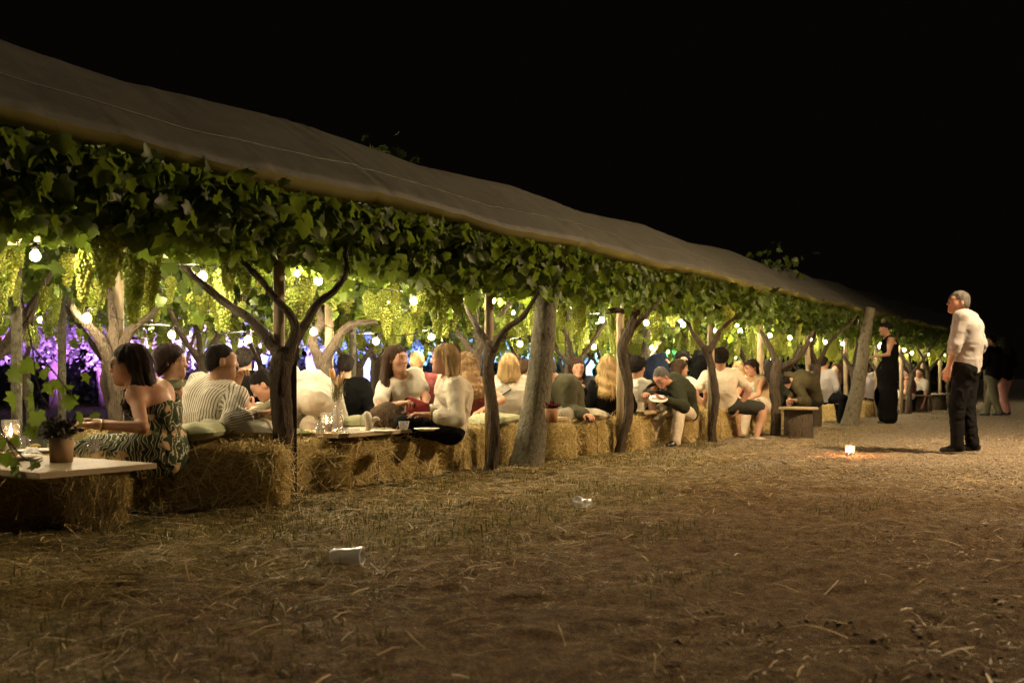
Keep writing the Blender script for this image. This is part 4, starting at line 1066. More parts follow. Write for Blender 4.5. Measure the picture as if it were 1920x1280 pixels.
for k in range(-2, 11):
    s = S0 + PER * k; P = [row(s, w, z - .03) - row(0, 0) for w, z in ((2.3, 2.2), (1.7, 2.68), (1.25, 2.85), (1.1, 2.88), (.95, 2.86), (.5, 2.64), (0, 2.33), (-.1, 2.24))]
    mb = MB(); mb.tube(catmull(P, 4), .014, 6); mb.build('hoop', WIRE, can)
# shoots that poke above the sheet
for (px, py, d, lab) in ((728, 298, 9.3, 'small vine shoot poking over the ridge of the sheet, left'), (1440, 500, 17.2, 'bushy vine shoots poking over the sheet towards the far end')):
    c = at(px, py, d); big = px > 1000; n = 70 if big else 22
    P = rng.normal(0, 1, (n, 3)) * ([.32, .32, .17] if big else [.10, .10, .07]); root = thing('vine_shoot', lab, 'vine shoot', c)
    V, T, tn = leaf_cloud(P, (.07, .13), .2); build('leaves', V, [T], LEAF, root, True, None, {'tone': tn})['kind'] = 'stuff'
    mb = MB(); mb.tube(np.array([[0, 0, -.45], [.02, 0, -.2], [0, .02, .08]]), [.01, .008, .004], 6); mb.build('stem', BARK, root)

# ================================================================== straw bales
def bale_mesh(seed, L, W, Hh, nb):
    r = np.random.default_rng(seed); nxx, nyy, nzz = 16, 9, 9; Vs = []; Qs = []; n = 0
    for ax in range(3):
        for sgn in (-1, 1):
            nu, nv = [(nyy, nzz), (nxx, nzz), (nxx, nyy)][ax]; u, v = np.meshgrid(np.linspace(-1, 1, nu), np.linspace(-1, 1, nv), indexing='ij')
            o = np.full_like(u, sgn); p = [(o, u, v), (u, o, v), (u, v, o)][ax]; Vs.append(np.stack(p, -1).reshape(-1, 3))
            i, j = np.meshgrid(np.arange(nu - 1), np.arange(nv - 1), indexing='ij'); q = np.stack([i * nv + j, (i + 1) * nv + j, (i + 1) * nv + j + 1, i * nv + j + 1], -1).reshape(-1, 4)
            fl = (sgn < 0) != (ax == 1); Qs.append((q[:, ::-1] if fl else q) + n); n += nu * nv
    V = np.concatenate(Vs); half = np.array([L / 2, W / 2, Hh / 2])
    def shape(p):
        e = (np.abs(p) ** 6).sum(-1) ** (1 / 6); q = p / np.maximum(e, 1)[..., None] * half
        return q + .018 * np.stack([fbm(q * 6 + seed, 2), fbm(q * 6 + seed + 20, 2), fbm(q * 6 + seed + 40, 2)], -1)
    V = shape(V) + [0, 0, Hh / 2 - .012]
    core = build('hay_bale', V, [np.concatenate(Qs)], STRAWC); 
    # blades stand off the faces
    a = 2 * np.array([W * Hh, L * Hh, L * W * .6]); pr = a / a.sum(); ax = r.choice(3, nb, p=pr); p = r.uniform(-1, 1, (nb, 3)); sg = np.sign(r.uniform(-1, 1, nb)); sg[ax == 2] = 1
    p[np.arange(nb), ax] = sg; nrm = np.zeros((nb, 3)); nrm[np.arange(nb), ax] = sg; pos = shape(p) + [0, 0, Hh / 2 - .012]
    t = r.normal(0, 1, (nb, 3)); t[:, 2] += np.where(ax == 2, 0, -.55); t -= nrm * (t * nrm).sum(1)[:, None]; t /= np.linalg.norm(t, axis=1)[:, None]
    out = r.uniform(.02, .42, nb)[:, None]; out = np.where(r.random(nb)[:, None] < .13, out + .6, out); d = t + nrm * out; d /= np.linalg.norm(d, axis=1)[:, None]
    Ln = r.uniform(.06, .24, nb)[:, None]; Wd = r.uniform(.0011, .0026, nb)[:, None]; s = np.cross(d, nrm + r.normal(0, .3, (nb, 3))); s /= np.linalg.norm(s, axis=1)[:, None]
    p0 = pos - nrm * .004 - d * Ln * .35; bend = (nrm * r.normal(-.04, .08, nb)[:, None] + s * r.normal(0, .12, nb)[:, None]) * Ln; p1 = p0 + d * Ln * .5 + bend * .4 + nrm * .003; p2 = p0 + d * Ln + bend
    B = np.stack([p0 - s * Wd, p0 + s * Wd, p1 + s * Wd, p1 - s * Wd, p2 + s * Wd * .7, p2 - s * Wd * .7], 1).reshape(-1, 3); B[:, 2] = np.maximum(B[:, 2], .004)
    k = (np.arange(nb) * 6)[:, None]; Q = np.concatenate([k + [0, 1, 2, 3], k + [3, 2, 4, 5]])
    st = build('straw', B, [Q], STRAW, None, False, None, {'tone': np.repeat(np.clip(r.normal(.56, .25, nb), 0, 1), 6)})
    tw = MB()
    for x in (-.22, .22):
        h = half * 1.0; loop = [(x * L, h[1] + .006, .03), (x * L, h[1] + .012, Hh / 2), (x * L, h[1] - .02, Hh - .01), (x * L, 0, Hh + .002), (x * L, -h[1] + .02, Hh - .01), (x * L, -h[1] - .012, Hh / 2), (x * L, -h[1] - .006, .03)]
        tw.tube(catmull(loop, 4), .003, 5)
    two = tw.build('twine', TWINE); ms = (core.data, st.data, two.data)
    for o in (core, st, two): bpy.data.objects.remove(o)
    return ms
BALES = [bale_mesh(1, .96, .46, .40, 3600), bale_mesh(2, .96, .46, .40, 3600), bale_mesh(3, .96, .46, .40, 3600)]
NB = 0
def bale(x, y, rz, label, L=.96, W=.46, Hh=.40, group='straw bales used as seats and tables'):
    global NB
    ms = BALES[NB % 3]; NB += 1; o = link('hay_bale', ms[0], None, (x, y, 0)); o.rotation_euler = (0, 0, rz + (math.pi if NB % 2 else 0)); o.scale = (L / .96, W / .46, Hh / .40); tag(o, label, 'bale', group)
    s = link('straw', ms[1], o); s['kind'] = 'stuff'; link('twine', ms[2], o); return o
def rbale(s0, s1, w0, w1, label, Hh=.40):
    c = row((s0 + s1) / 2, (w0 + w1) / 2)
    if s1 - s0 >= w1 - w0: return bale(c[0], c[1], ROWA, label, s1 - s0, w1 - w0, Hh)
    return bale(c[0], c[1], ROWA + math.pi / 2, label, w1 - w0, s1 - s0, Hh)
bale(-1.95, 6.52, .04, 'straw bale with green cushions on top, left of the thick vine trunk', .98, .50, .43)
rbale(.22, .75, .22, 1.1, 'straw bale just right of the thick dark vine trunk, under the green cloth')
rbale(.84, 2.05, .2, .66, 'bright straw bale carrying the pale board with plates and vase', .385)
rbale(2.18, 3.05, .28, .74, 'straw bale under the woman in the cream sweater')
rbale(3.1, 3.58, .3, 1.15, 'straw bale behind the thick leaning log')
rbale(3.68, 4.16, .05, 1.0, 'straw bale end with the terracotta flower pot on its board', .41)
rbale(4.4, 5.2, .12, .6, 'straw bale with the cream pillow on top', .38)
rbale(5.28, 5.72, .05, .95, 'straw bale end just right of the crooked thin vine')
rbale(7.0, 7.6, .12, .6, 'straw bale under the man in the cream tee, left of the slender vine', .42)
rbale(7.75, 8.8, .08, .56, 'straw bale right of the slender vine, by a bare leg', .42)
rbale(9.3, 10.3, .2, .68, 'straw bale under the woman in the beige vest')
bale(-2.80, 5.62, .25, 'dark straw bale under the wooden table at the left edge', .9, .5, .37); bale(-2.36, 5.60, .5, 'narrow dark straw bale under the table corner', .34, .30, .37)
bale(-2.35, 6.95, .1, 'low straw bale under the woman in the floral dress', .96, .5, .30); bale(-1.6, 7.35, .25, 'low straw bale under the man in the striped shirt', .8, .46, .30)
# ================================================================== lights of the place
BV, BT = ico(1)
def bulb_mesh():
    V = BV.copy() * .031; V[:, 2] = np.where(V[:, 2] > 0, V[:, 2] * 1.15, V[:, 2]); o = build('bulb', V, [BT], BULB); me = o.data; bpy.data.objects.remove(o)
    mb = MB(); mb.lathe([(.0, .085), (.012, .085), (.017, .075), (.018, .04), (.015, .034), (0, .034)], n=12); o = mb.build('socket', SOCK); ms = o.data; bpy.data.objects.remove(o); return me, ms
BM, SM = bulb_mesh()
def string(P, label, size=1.0):
    """a cable with bulbs hanging at the points P"""
    root = thing('string_light', label, 'string light', P[0], 0, 'strings of warm bulbs under the vines'); b = np.asarray(P[0]); C = []
    for i, p in enumerate(P):
        p = np.asarray(p); C.append(p + [0, 0, .088])
        if i + 1 < len(P): C.append((p + P[i + 1]) / 2 + [0, 0, .088 - .05])
        o = link('bulb', BM, root, p - b); o.scale = (size,) * 3; link('socket', SM, o)
    mb = MB(); mb.tube(catmull(np.array(C) - b, 3), .004, 5); mb.build('cable', CABLE, root)
rr = np.random.default_rng(5)
string([row(-1.45 + 1.02 * k, .5 + rr.normal(0, .04), 1.65 + rr.normal(0, .03)) for k in range(2, 22)], 'string of small warm bulbs threaded through the front leaves', .62)
string([at(*q) for q in ((163, 597, 7.42), (322, 628, 9.0), (465, 637, 9.7), (588, 622, 9.5), (705, 640, 10.6), (809, 632, 11.2), (897, 648, 12.3), (975, 645, 12.8), (1113, 650, 14.5), (1220, 650, 16.2))], 'low hanging string of warm bulbs above the inner guests')
string(BULB_P, 'string of warm bulbs nearest the camera, just inside the front vines')
string([row(-1 + 1.7 * k, 6.7 + rr.normal(0, .1), 1.56 + rr.normal(0, .04)) for k in range(-2, 20)], 'string of warm bulbs in the middle depth of the pergola')
string([row(-.4 + 1.8 * k, 9.4 + rr.normal(0, .1), 1.55 + rr.normal(0, .04)) for k in range(-1, 18)], 'rearmost string of warm bulbs, before the coloured trees')
string([row(2.2 + 2.9 * k, 3.4 + rr.normal(0, .1), 1.82 + rr.normal(0, .03)) for k in range(-1, 11)], 'string of warm bulbs tucked high among leaves of the second row')

# street lamp that lights the yard, standing just to the right of the view
lp = thing('yard_lamp', 'tall yard lamp on a steel pole at the right side of the gravel', 'lamp', (8.2, 9.5, 0))
mb = MB(); mb.tube([[0, 0, 0], [0, 0, 4.9]], [.06, .04], 12); mb.lathe([(.13, 0), (.13, .02), (.07, .04), (.06, .3)], n=14); mb.build('pole', STEEL, lp)
mb = MB(); mb.tube(catmull([[0, 0, 4.85], [-.2, 0, 5.05], [-.7, 0, 5.1], [-1.0, 0, 5.06]], 5), .025, 8); mb.build('arm', STEEL, lp)
mb = MB(); mb.lathe([(0, 5.12), (.06, 5.11), (.12, 5.05), (.17, 4.98), (.165, 4.98), (.0, 5.06)], c=(-1.05, 0, 0), n=18); mb.build('lamp_shade', STEEL, lp)
LW = emis('lit_lamp_glass', (1., .66, .36), 40.); mb = MB(); mb.lathe([(0, 4.93), (.07, 4.95), (.11, 4.985), (0, 4.99)], c=(-1.05, 0, 0), n=14); mb.build('lamp_glass', LW, lp)
ld = bpy.data.lights.new('yard_lamp_light', 'SPOT'); ld.energy = 3900; ld.color = (1.0, .69, .37); ld.shadow_soft_size = .12; ld.spot_size = math.radians(172); ld.spot_blend = .35
lo = bpy.data.objects.new('yard_lamp_light', ld); COL.objects.link(lo); lo.location = (8.2 - 1.05, 9.5, 4.9); lo.rotation_euler = (0, math.radians(24), 0)

# ================================================================== lit trees behind, hedge
def far_tree(px, d, colr, power, label, hgt=4.2, seed=0):
    r = np.random.default_rng(seed); p = at(px, HZ, d); root = thing('olive_tree', label, 'tree', (p[0], p[1], 0), 0, 'colour lit trees behind the pergola')
    tp = [[0, 0, -.05], [.05 * r.normal(), .05, .5], [.12 * r.normal(), .1, 1.1], [.1 * r.normal(), .05, 1.5]]; limb_mesh(tp, [.26, .19, .17, .2], seed, 14, 6).build('trunk', BARK if colr in (PUR, VIO) else OBARK, root)
    ends = []
    for j in range(5):
        a = j * 1.256 + r.normal(0, .3); L = r.uniform(.9, 1.7); q = np.array([math.cos(a) * L, math.sin(a) * L, r.uniform(2.3, 3.4)])
        limb_mesh([tp[-1], np.array(tp[-1]) * .5 + q * .5 + r.normal(0, .12, 3), q], [.11, .07, .03], seed + j, 8, 6).build('limb', OBARK, root); ends.append(q)
    P = []
    for q in ends + [np.array([0, 0, 3.2]), np.array([.6, -.6, 2.2]), np.array([-.7, -.5, 2.1])]:
        for _ in range(10):
            c = q + r.normal(0, .5, 3); P.append(c + r.normal(0, .2, (38, 3)))
    P = np.concatenate(P); P = P[P[:, 2] > (1.0 if colr in (PUR, VIO) else 1.3)]; V, T, tn = leaf_cloud(P, (.07, .15), .2); V = V
    build('crown', V, [T], OLIVE, root, True, None, {'tone': tn})['kind'] = 'stuff'
    fx = .9 if colr in (PUR, VIO) else -.2
    fl = thing('floodlight', 'floodlight of the ' + label.replace(' lit olive', ''), 'floodlight', (p[0] + fx, p[1] - 1.5, 0), 0, 'floodlights on the ground')
    mb = MB(); mb.box((0, 0, .16), (.26, .10, .2)); mb.build('housing', BLACK, fl, False); mb = MB(); mb.tube([[-.16, 0, .02], [-.16, 0, .16]], .012, 6); mb.tube([[.16, 0, .02], [.16, 0, .16]], .012, 6); mb.box((0, 0, .012), (.36, .1, .02)); mb.build('bracket', BLACK, fl)
    mb = MB(); mb.box((0, .053, .16), (.22, .004, .16)); mb.build('lens', emis('lens_' + label[:6], colr, 12.), fl, False)
    d_ = bpy.data.lights.new('floodlight_beam', 'SPOT'); d_.energy = power * (4.5 if colr in (PUR, VIO) else 3.4); d_.color = colr; d_.spot_size = math.radians(110); d_.spot_blend = .5; d_.shadow_soft_size = .08
    o = bpy.data.objects.new('floodlight_beam', d_); COL.objects.link(o); o.location = (p[0] + fx, p[1] - 1.42, .22); o.rotation_euler = (math.radians(140), 0, 0)
PUR, BLU, CYA, GRN, VIO = (.46, .17, 1.), (.12, .18, 1.), (.16, .42, 1.), (.04, 1., .32), (.70, .32, 1.)
for i, (px, d, c, pw, lab) in enumerate(((-40, 25, PUR, 900, 'purple lit olive tree at the left edge behind the pergola'), (110, 27, PUR, 1000, 'purple lit olive tree behind the hanging leaves'), (200, 29, PUR, 1600, 'purple lit olive tree between the hanging leaves and the woman in glasses'), (392, 28, VIO, 1800, 'violet blue lit olive tree behind the striped shirt man'), (292, 26, VIO, 2600, 'violet lit olive tree behind the woman with short dark hair'),
        (486, 27, BLU, 2600, 'blue lit olive tree with a glaring trunk left of the thick forked vine'), (588, 31, BLU, 1500, 'deep blue lit olive tree behind the pampas vase'), (690, 28, BLU, 3000, 'bluish lit olive tree with a white trunk left of the long haired woman'), (840, 31, CYA, 1400, 'cyan lit olive tree behind the two talking women'),
        (985, 29, CYA, 2600, 'pale blue lit olive tree beside the leaning log'), (1108, 32, CYA, 1600, 'turquoise lit olive tree behind the woman with raised hands'), (1240, 32, GRN, 1500, 'green lit olive tree behind the man eating'), (1390, 36, GRN, 1000, 'dim green lit olive tree behind the cream tee man'))):
    far_tree(px, d, c, pw, lab, seed=60 + i)
def hedge(P, Q_, hgt, label, seed):
    r = np.random.default_rng(seed); P = np.asarray(P, float); Q_ = np.asarray(Q_, float); L = np.linalg.norm(Q_ - P); n = int(L * 260); t = r.random(n)
    c = P + (Q_ - P) * t[:, None]; pp = np.column_stack([c + r.normal(0, .28, (n, 2)), hgt * r.random(n) ** .7 * (1 + .1 * np.sin(t * L * 2.2))])
    V, T, tn = leaf_cloud(pp, (.12, .2), .2); o = build('hedge', V, [T], HEDGE, None, True, None, {'tone': tn}); tag(o, label, 'hedge'); return o
hedge((-22, 30), (-2, 38), 1.5, 'dark clipped hedge behind the purple and blue trees', 1); hedge((-2, 38), (22, 48), 1.5, 'dark clipped hedge behind the green trees', 2)

# ================================================================== furniture and small things
def board(c, sx, sy, rz, z, label, n=3, th=.028, seed=0):
    root = thing('table_board', label, 'table', (c[0], c[1], 0), rz, 'board tables laid on bales'); r = np.random.default_rng(seed); y = -sy / 2; w = sy / n
    for i in range(n):
        mb = MB(); mb.box((r.normal(0, .006), y + w / 2, z - th / 2 + r.normal(0, .0008)), (sx + r.normal(0, .01), w - .003, th)); mb.build('plank', PLANK, root, False); y += w
    mb = MB(); mb.box((-sx * .3, 0, z - th - .014), (.05, sy * .9, .026)); mb.box((sx * .3, 0, z - th - .014), (.05, sy * .9, .026)); mb.build('batten', PLANK, root, False)
    return root
tc = row(-1.91, -.05); board(tc, .60, 1.5, ROWA, .425, 'broad wooden table top at the left edge with plant pot and plates', 3, .026, 1)
tc = row(1.42, .48); board(tc, 1.42, .62, ROWA, .428, 'pale board on the bright bale with vase, glass and plates', 3, .03, 2)
tc = row(3.85, .5); board(tc, .5, .7, ROWA, .445, 'small board with the terracotta flower pot', 2, .03, 3)
tc = row(6.25, .55); board(tc, .55, .7, ROWA, .44, 'small pale board in front of the man eating', 2, .03, 4)
mbx = row(6.22, .55); o = bale(mbx[0], mbx[1], ROWA, 'stubby pinkish straw bale under the board by the man eating', .46, .5, .405)
def round_table(p, r, h, label, leg_r=.24):
    root = thing('round_table', label, 'table', p, 0, 'low round tables'); mb = MB(); mb.lathe([(0, h), (r - .01, h), (r, h - .01), (r, h - .03), (r - .01, h - .035), (0, h - .035)], n=28); mb.build('tabletop', PLANK, root)
    mb = MB(); mb.lathe([(leg_r * 1.05, 0), (leg_r, .05), (leg_r * .97, h - .036), (0, h - .036)], n=20); mb.build('stump', BARK, root)
round_table(gr(1497, 764, .42) * [1, 1, 0], .27, .43, 'low round stump table with glasses, right of the stout dark vine', .2)
for px, py, lab in ((1605, 744, 'far low table behind the far leaning log'), (1715, 740, 'far low table right of the woman in the long black dress'), (1752, 738, 'farthest low table beside the standing man')):
    p = gr(px, py, .42); round_table(p * [1, 1, 0], .4, .43, lab, .3)

def cushion(c, rz, sx, sy, th, m, label, tilt=(0, 0), seed=0):
    n = 22; u, v = np.meshgrid(np.linspace(-1, 1, n), np.linspace(-1, 1, n), indexing='ij')
    k = (1 - np.abs(u) ** 3) * (1 - np.abs(v) ** 3); hgt = np.clip(k, 0, 1) ** .5; pin = 1 - .09 * (1 - np.abs(u) ** 2) * np.abs(v) ** 3; pin2 = 1 - .09 * (1 - np.abs(v) ** 2) * np.abs(u) ** 3
    P = np.stack([u * sx / 2 * pin2, v * sy / 2 * pin, 0 * u], -1).reshape(-1, 3); nz = .012 * fbm(P * 9 + seed * 7, 3) + .006 * np.sin(u * 9 + v * 5 + seed).ravel()
    top = P.copy(); top[:, 2] = hgt.ravel() * th * .62 + nz * hgt.ravel(); bot = P.copy(); bot[:, 2] = -hgt.ravel() * th * .38
    i, j = np.meshgrid(np.arange(n - 1), np.arange(n - 1), indexing='ij'); q = np.stack([i * n + j, (i + 1) * n + j, (i + 1) * n + j + 1, i * n + j + 1], -1).reshape(-1, 4)
    V = np.vstack([top, bot]); o = build('cushion', V, [np.vstack([q, q[:, ::-1] + n * n])], m); o.location = [float(x) for x in c]; o.rotation_euler = (tilt[0], tilt[1], rz); tag(o, label, 'cushion', 'cushions on the bales'); return o
SAGE = cloth('sage_linen', (.36, .37, .22), .9, c2=(.27, .28, .16)); OATM = cloth('oat_linen', (.50, .46, .34), .9, c2=(.40, .36, .26)); GRNC = cloth('green_cloth', (.20, .22, .08), .9); TAUP = cloth('taupe_knit', (.24, .18, .10), .95)
cushion((-2.08, 6.42, .475), -.10, .50, .42, .12, SAGE, 'sage cushion lying on the left straw bale, front one', (.0, -.10), 1)
cushion((-1.88, 6.74, .495), .15, .55, .45, .13, OATM, 'oat coloured cushion behind the front one, under the striped shirt man', (.05, .02), 2)
cushion((-2.33, 6.55, .48), .4, .40, .34, .10, TAUP, 'brown knitted cushion beside the floral dress', (0, -.1), 3)
cushion(row(.45, .62, .43), ROWA, .5, .45, .06, GRNC, 'green cloth pad right of the thick vine trunk', (0, 0), 4)
cushion(row(4.75, .3, .43), ROWA + .2, .55, .42, .12, OATM, 'cream pillow on the bale left of the crooked vine', (.0, .08), 5)
cushion(row(3.2, .5, .43), ROWA, .5, .45, .10, SAGE, 'olive cushion on the bale left of the leaning log', (0, -.1), 6)
cushion(at(690, 795, 8.6), .1, .5, .4, .12, SAGE, 'sage cushion behind the brown fur bag', (0, 0), 7)

def pot(p, r, h, m, label, kind, seed=0):
    root = thing('flower_pot', label, 'plant pot', p, 0); mb = MB(); mb.lathe([(0, 0), (r * .9, 0), (r, h), (r * .93, h), (r * .9, h * .9), (0, h * .9)], n=26); mb.build('pot', m, root); rg = np.random.default_rng(seed)
    st = MB(); P = []; n = 60 if kind == 'heather' else 40
    for i in range(n):
        a = rg.uniform(0, 6.28); e = rg.uniform(.35, 1.4); L = rg.uniform(.06, .125) if kind == 'heather' else rg.uniform(.04, .075); q0 = np.array([rg.normal(0, r * .3), rg.normal(0, r * .3), h * .9]); q = q0 + np.array([math.cos(a) * math.cos(e), math.sin(a) * math.cos(e), math.sin(e)]) * L
        st.tube([q0, (q0 + q) / 2 + [0, 0, .01], q], [.0018, .0014, .001], 4); P += [q0 + (q - q0) * t + rg.normal(0, .004, 3) for t in np.linspace(.35, 1, 9 if kind == 'heather' else 5)]
    st.build('stems', mat('plant_stem', (.06, .05, .025), .8), root); P = np.array(P)
    V, T, tn = leaf_cloud(P, (.012, .024) if kind == 'heather' else (.014, .022), -.5); cm = straw_mat('heather_tip' if kind == 'heather' else 'dark_red_bloom', [(.03, .045, .025), (.09, .06, .05), (.22, .05, .06)] if kind == 'heather' else [(.10, .01, .015), (.20, .02, .03), (.30, .05, .05)])
    build('blossom', V, [T], cm, root, True, None, {'tone': tn})['kind'] = 'stuff'
pot(gr(115, 866, .425), .058, .125, KRAFT, 'brown card pot of dark heather on the left table', 'heather', 1)
p = gr(1034, 792, .445); p[2] = .445; pot(p, .058, .125, TERRA, 'terracotta pot of dark red flowers by the leaning log', 'red', 2)

def lathe_thing(name, label, cat, p, parts, group=None):
    root = thing(name, label, cat, p, 0, group)
    for nm, prof, m in parts:
        mb = MB(); mb.lathe(prof, n=22); mb.build(nm, m, root)
    return root
def cup(p, label, r=.036, h=.08, m=None, fill=None, cat='cup'):
    ps = [('glass', [(r * .72, .004), (r, h), (r - .0015, h), (r * .72 - .002, .008), (0, .007)], m or CLEAR)]
    if fill: ps.append(('drink', [(0, .009), (r * .71, .009), (r * .85, h * .5), (0, h * .5)], fill))
    return lathe_thing('drinking_glass', label, cat, p, ps, 'glasses and cups on the tables')
def candle(p, label, r=.042, h=.10, power=2.0, jar=None):
    root = lathe_thing('candle_jar', label, 'candle', p, [('jar', [(r * .9, .0), (r, h), (r - .002, h), (r * .9 - .003, .005), (0, .004)], jar or CLEAR), ('wax', [(0, .006), (r * .78, .006), (r * .8, h * .42), (0, h * .42)], WAX)], 'candles in glass jars')
    mb = MB(); mb.lathe([(0, h * .43), (.007, h * .52), (.008, h * .6), (.004, h * .75), (0, h * .88)], n=10); mb.build('flame', FLAME, root); return root
def plate(p, label, r=.12, n=1):
    root = thing('plate', label, 'plate', p, 0, 'plates on the tables'); mb = MB(); mb.lathe([(0, .004), (r * .6, .004), (r * .7, .012), (r, .02), (r, .023), (r * .68, .016), (r * .58, .008), (0, .008)], n=28); mb.build('dish', WHITE, root); return root
T2 = lambda px, py, z=.43: gr(px, py, z)
cup(T2(757, 806), 'small glass of water on the pale board by the plates', .045, .07)
cup(T2(600, 812), 'clear glass beside the candle glass', .04, .075)
cup(T2(645, 812), 'small cup of red drink next to the napkin', .026, .045, None, mat('red_drink', (.4, .08, .03), .2))
candle(T2(612, 808), 'tall candle glass left of the pampas vase', .045, .14)
candle(T2(500, 806), 'lit candle glass just left of the thick vine trunk', .045, .13)
candle(T2(628, 811), 'tiny tealight glass at the foot of the vase', .022, .035)
v_ = lathe_thing('bottle_vase', 'clear bottle vase with orange pampas plumes on the pale board', 'vase', T2(632, 808), [('bottle', [(.0, .004), (.042, .004), (.046, .02), (.046, .12), (.036, .16), (.018, .19), (.016, .225), (.019, .23), (.014, .22), (.016, .19), (.034, .155), (.043, .12), (.043, .02), (0, .008)], CLEAR)])
rg = np.random.default_rng(4); PL = straw_mat('pampas_plume', [(.35, .16, .05), (.6, .32, .12), (.75, .5, .25)]); GRN_ = straw_mat('dry_green_sprig', [(.08, .10, .03), (.2, .2, .08), (.35, .32, .16)])
for i in range(6):
    a = rg.uniform(0, 6.28); q = np.array([math.cos(a) * .035, math.sin(a) * .03, rg.uniform(.40, .47)]); mb = MB(); mb.tube([[0, 0, .02], q * [.3, .3, .55], q], .0016, 5); t = np.linspace(0, 1, 8)
    mb.tube(q + np.outer(t, [q[0] * .6, q[1] * .6, .10]) - [0, 0, .08], .011 * np.sin(np.clip(t, .04, .97) * math.pi) ** .6 + .001, 8); mb.build('plume', PL, v_, True, None, {'tone': np.full(sum(len(x) for x in mb.V), rg.random())})
n = 420; a = rg.uniform(0, 6.28, n); e = rg.uniform(.75, 1.5, n); c0 = np.column_stack([rg.normal(0, .018, n), rg.normal(0, .018, n), rg.uniform(.22, .36, n)]); V, Q, tn = blades(n, c0, (.04, .11), (.0008, .0016), False, .75, .2); build('sprig', V, [Q], GRN_, v_, False, None, {'tone': tn})['kind'] = 'stuff'
for px, py, lab in ((800, 808, 'white plate with cutlery near the end of the pale board'), (718, 812, 'white plate under the fur bag on the pale board')): plate(T2(px, py), lab, .10)
def napkin(p, label, s=.07, seed=0):
    n = 9; u, v = np.meshgrid(np.linspace(-1, 1, n), np.linspace(-1, 1, n), indexing='ij'); r2 = np.random.default_rng(seed); z = .035 * (1 - u ** 2) * (1 - v ** 2) + .015 * np.abs(fbm(np.stack([u * 2 + seed, v * 2, 0 * u], -1), 2))
    i, j = np.meshgrid(np.arange(n - 1), np.arange(n - 1), indexing='ij'); q = np.stack([i * n + j, (i + 1) * n + j, (i + 1) * n + j + 1, i * n + j + 1], -1).reshape(-1, 4)
    o = build('napkin', np.stack([u * s, v * s * .8, z + .002], -1).reshape(-1, 3), [q], WHITE, None, False); o.location = [float(x) for x in p]; o.rotation_euler = (0, 0, seed); tag(o, label, 'napkin')
napkin(T2(657, 812), 'crumpled white napkin on the pale board right of the vase', .07, 1)
napkin(gr(60, 852, .425), 'crumpled napkin among the plates on the left table', .06, 2)
T1 = lambda px, py: gr(px, py, .425)
plate(T1(30, 862), 'white plate with food at the left edge', .12); plate(T1(72, 850), 'white plate behind the card pot', .11)
cup(T1(175, 848), 'clear plastic cup right of the card pot', .036, .075); cup(T1(45, 845), 'clear plastic cup behind the plates', .036, .085)
candle(T1(20, 842), 'lit candle inside a glass bottle at the left edge', .05, .17)
# food on the plates
for px, py, lab, c in ((66, 846, 'yellow lemon wedge on the left table', (.6, .45, .08)), (24, 860, 'slice of bread on the left plate', (.45, .3, .14))):
    IV, IT = ico(2); o = build('food', IV * [.03, .02, .016] * (1 + .1 * fbm(IV * 3, 2))[:, None], [IT], mat('food_' + lab[:6], c, .6)); o.location = [float(x) for x in (T1(px, py) + [0, 0, .028])]; tag(o, lab, 'food')
# fur bag, white strap bag, red clutch
IV, IT = ico(3); V = IV * [.16, .12, .135]; V[:, 2] = np.where(V[:, 2] < 0, V[:, 2] * .55, V[:, 2]); V *= (1 + .08 * fbm(IV * 2.4, 2))[:, None]; fb = build('fur_bag', V, [IT], mat('brown_fur', (.07, .045, .025), .95)); fb.location = [float(x) for x in T2(728, 800)] ; fb.location.z = .50
tag(fb, 'brown shaggy bag standing on the pale board before the long haired woman', 'bag')
n = 2600; d_ = rg.normal(0, 1, (n, 3)); d_ /= np.linalg.norm(d_, axis=1)[:, None]; ps_ = d_ * [.16, .12, .135]; ps_[:, 2] = np.where(ps_[:, 2] < 0, ps_[:, 2] * .55, ps_[:, 2]); dn = d_ * .5 + [0, 0, -.8] + rg.normal(0, .4, (n, 3)); dn /= np.linalg.norm(dn, axis=1)[:, None]; sd = np.cross(dn, d_); sd /= np.linalg.norm(sd, axis=1)[:, None] + 1e-6
L_ = rg.uniform(.02, .05, n)[:, None]; V = np.stack([ps_ - sd * .0014, ps_ + sd * .0014, ps_ + dn * L_ + d_ * .008], 1).reshape(-1, 3); build('fur', V, [np.arange(n * 3).reshape(-1, 3)], straw_mat('fur_strand', [(.04, .024, .014), (.11, .07, .04), (.2, .14, .085)]), fb, False, None, {'tone': np.repeat(rg.random(n), 3)})['kind'] = 'stuff'
wb = thing('shoulder_bag', 'white shoulder bag with upright strap left of the fur bag', 'bag', T2(690, 806)); mb = MB(); mb.tube(catmull([[0, 0, .0], [.01, 0, .05], [-.01, .0, .12], [-.02, .01, .14]], 4), [.02, .035, .032, .012], 12); mb.tube(catmull([[.02, 0, .05], [.06, 0, .09], [.09, .01, .08]], 4), [.02, .018, .01], 8); mb.build('bag', cloth('white_leather', (.7, .66, .55), .5), wb); mb = MB(); mb.tube(catmull([[-.02, 0, .14], [-.06, 0, .1], [-.06, .01, .03]], 4), .004, 5); mb.build('strap', STEEL, wb)
rc = thing('clutch', 'dark red folded clutch held between the two women', 'clutch', at(778, 762, 8.25), -.5); mb = MB(); V = np.array([[-.10, 0, -.05], [.12, .02, -.04], [.12, .0, .03], [-.06, -.01, .085], [-.10, .035, -.05], [.12, .05, -.04], [.12, .03, .03], [-.06, .025, .085]]); mb.add(V, [[0, 1, 2, 3], [5, 4, 7, 6], [0, 4, 5, 1], [1, 5, 6, 2], [2, 6, 7, 3], [3, 7, 4, 0]]); mb.build('flap', mat('red_leather', (.20, .018, .022), .5), rc, False)

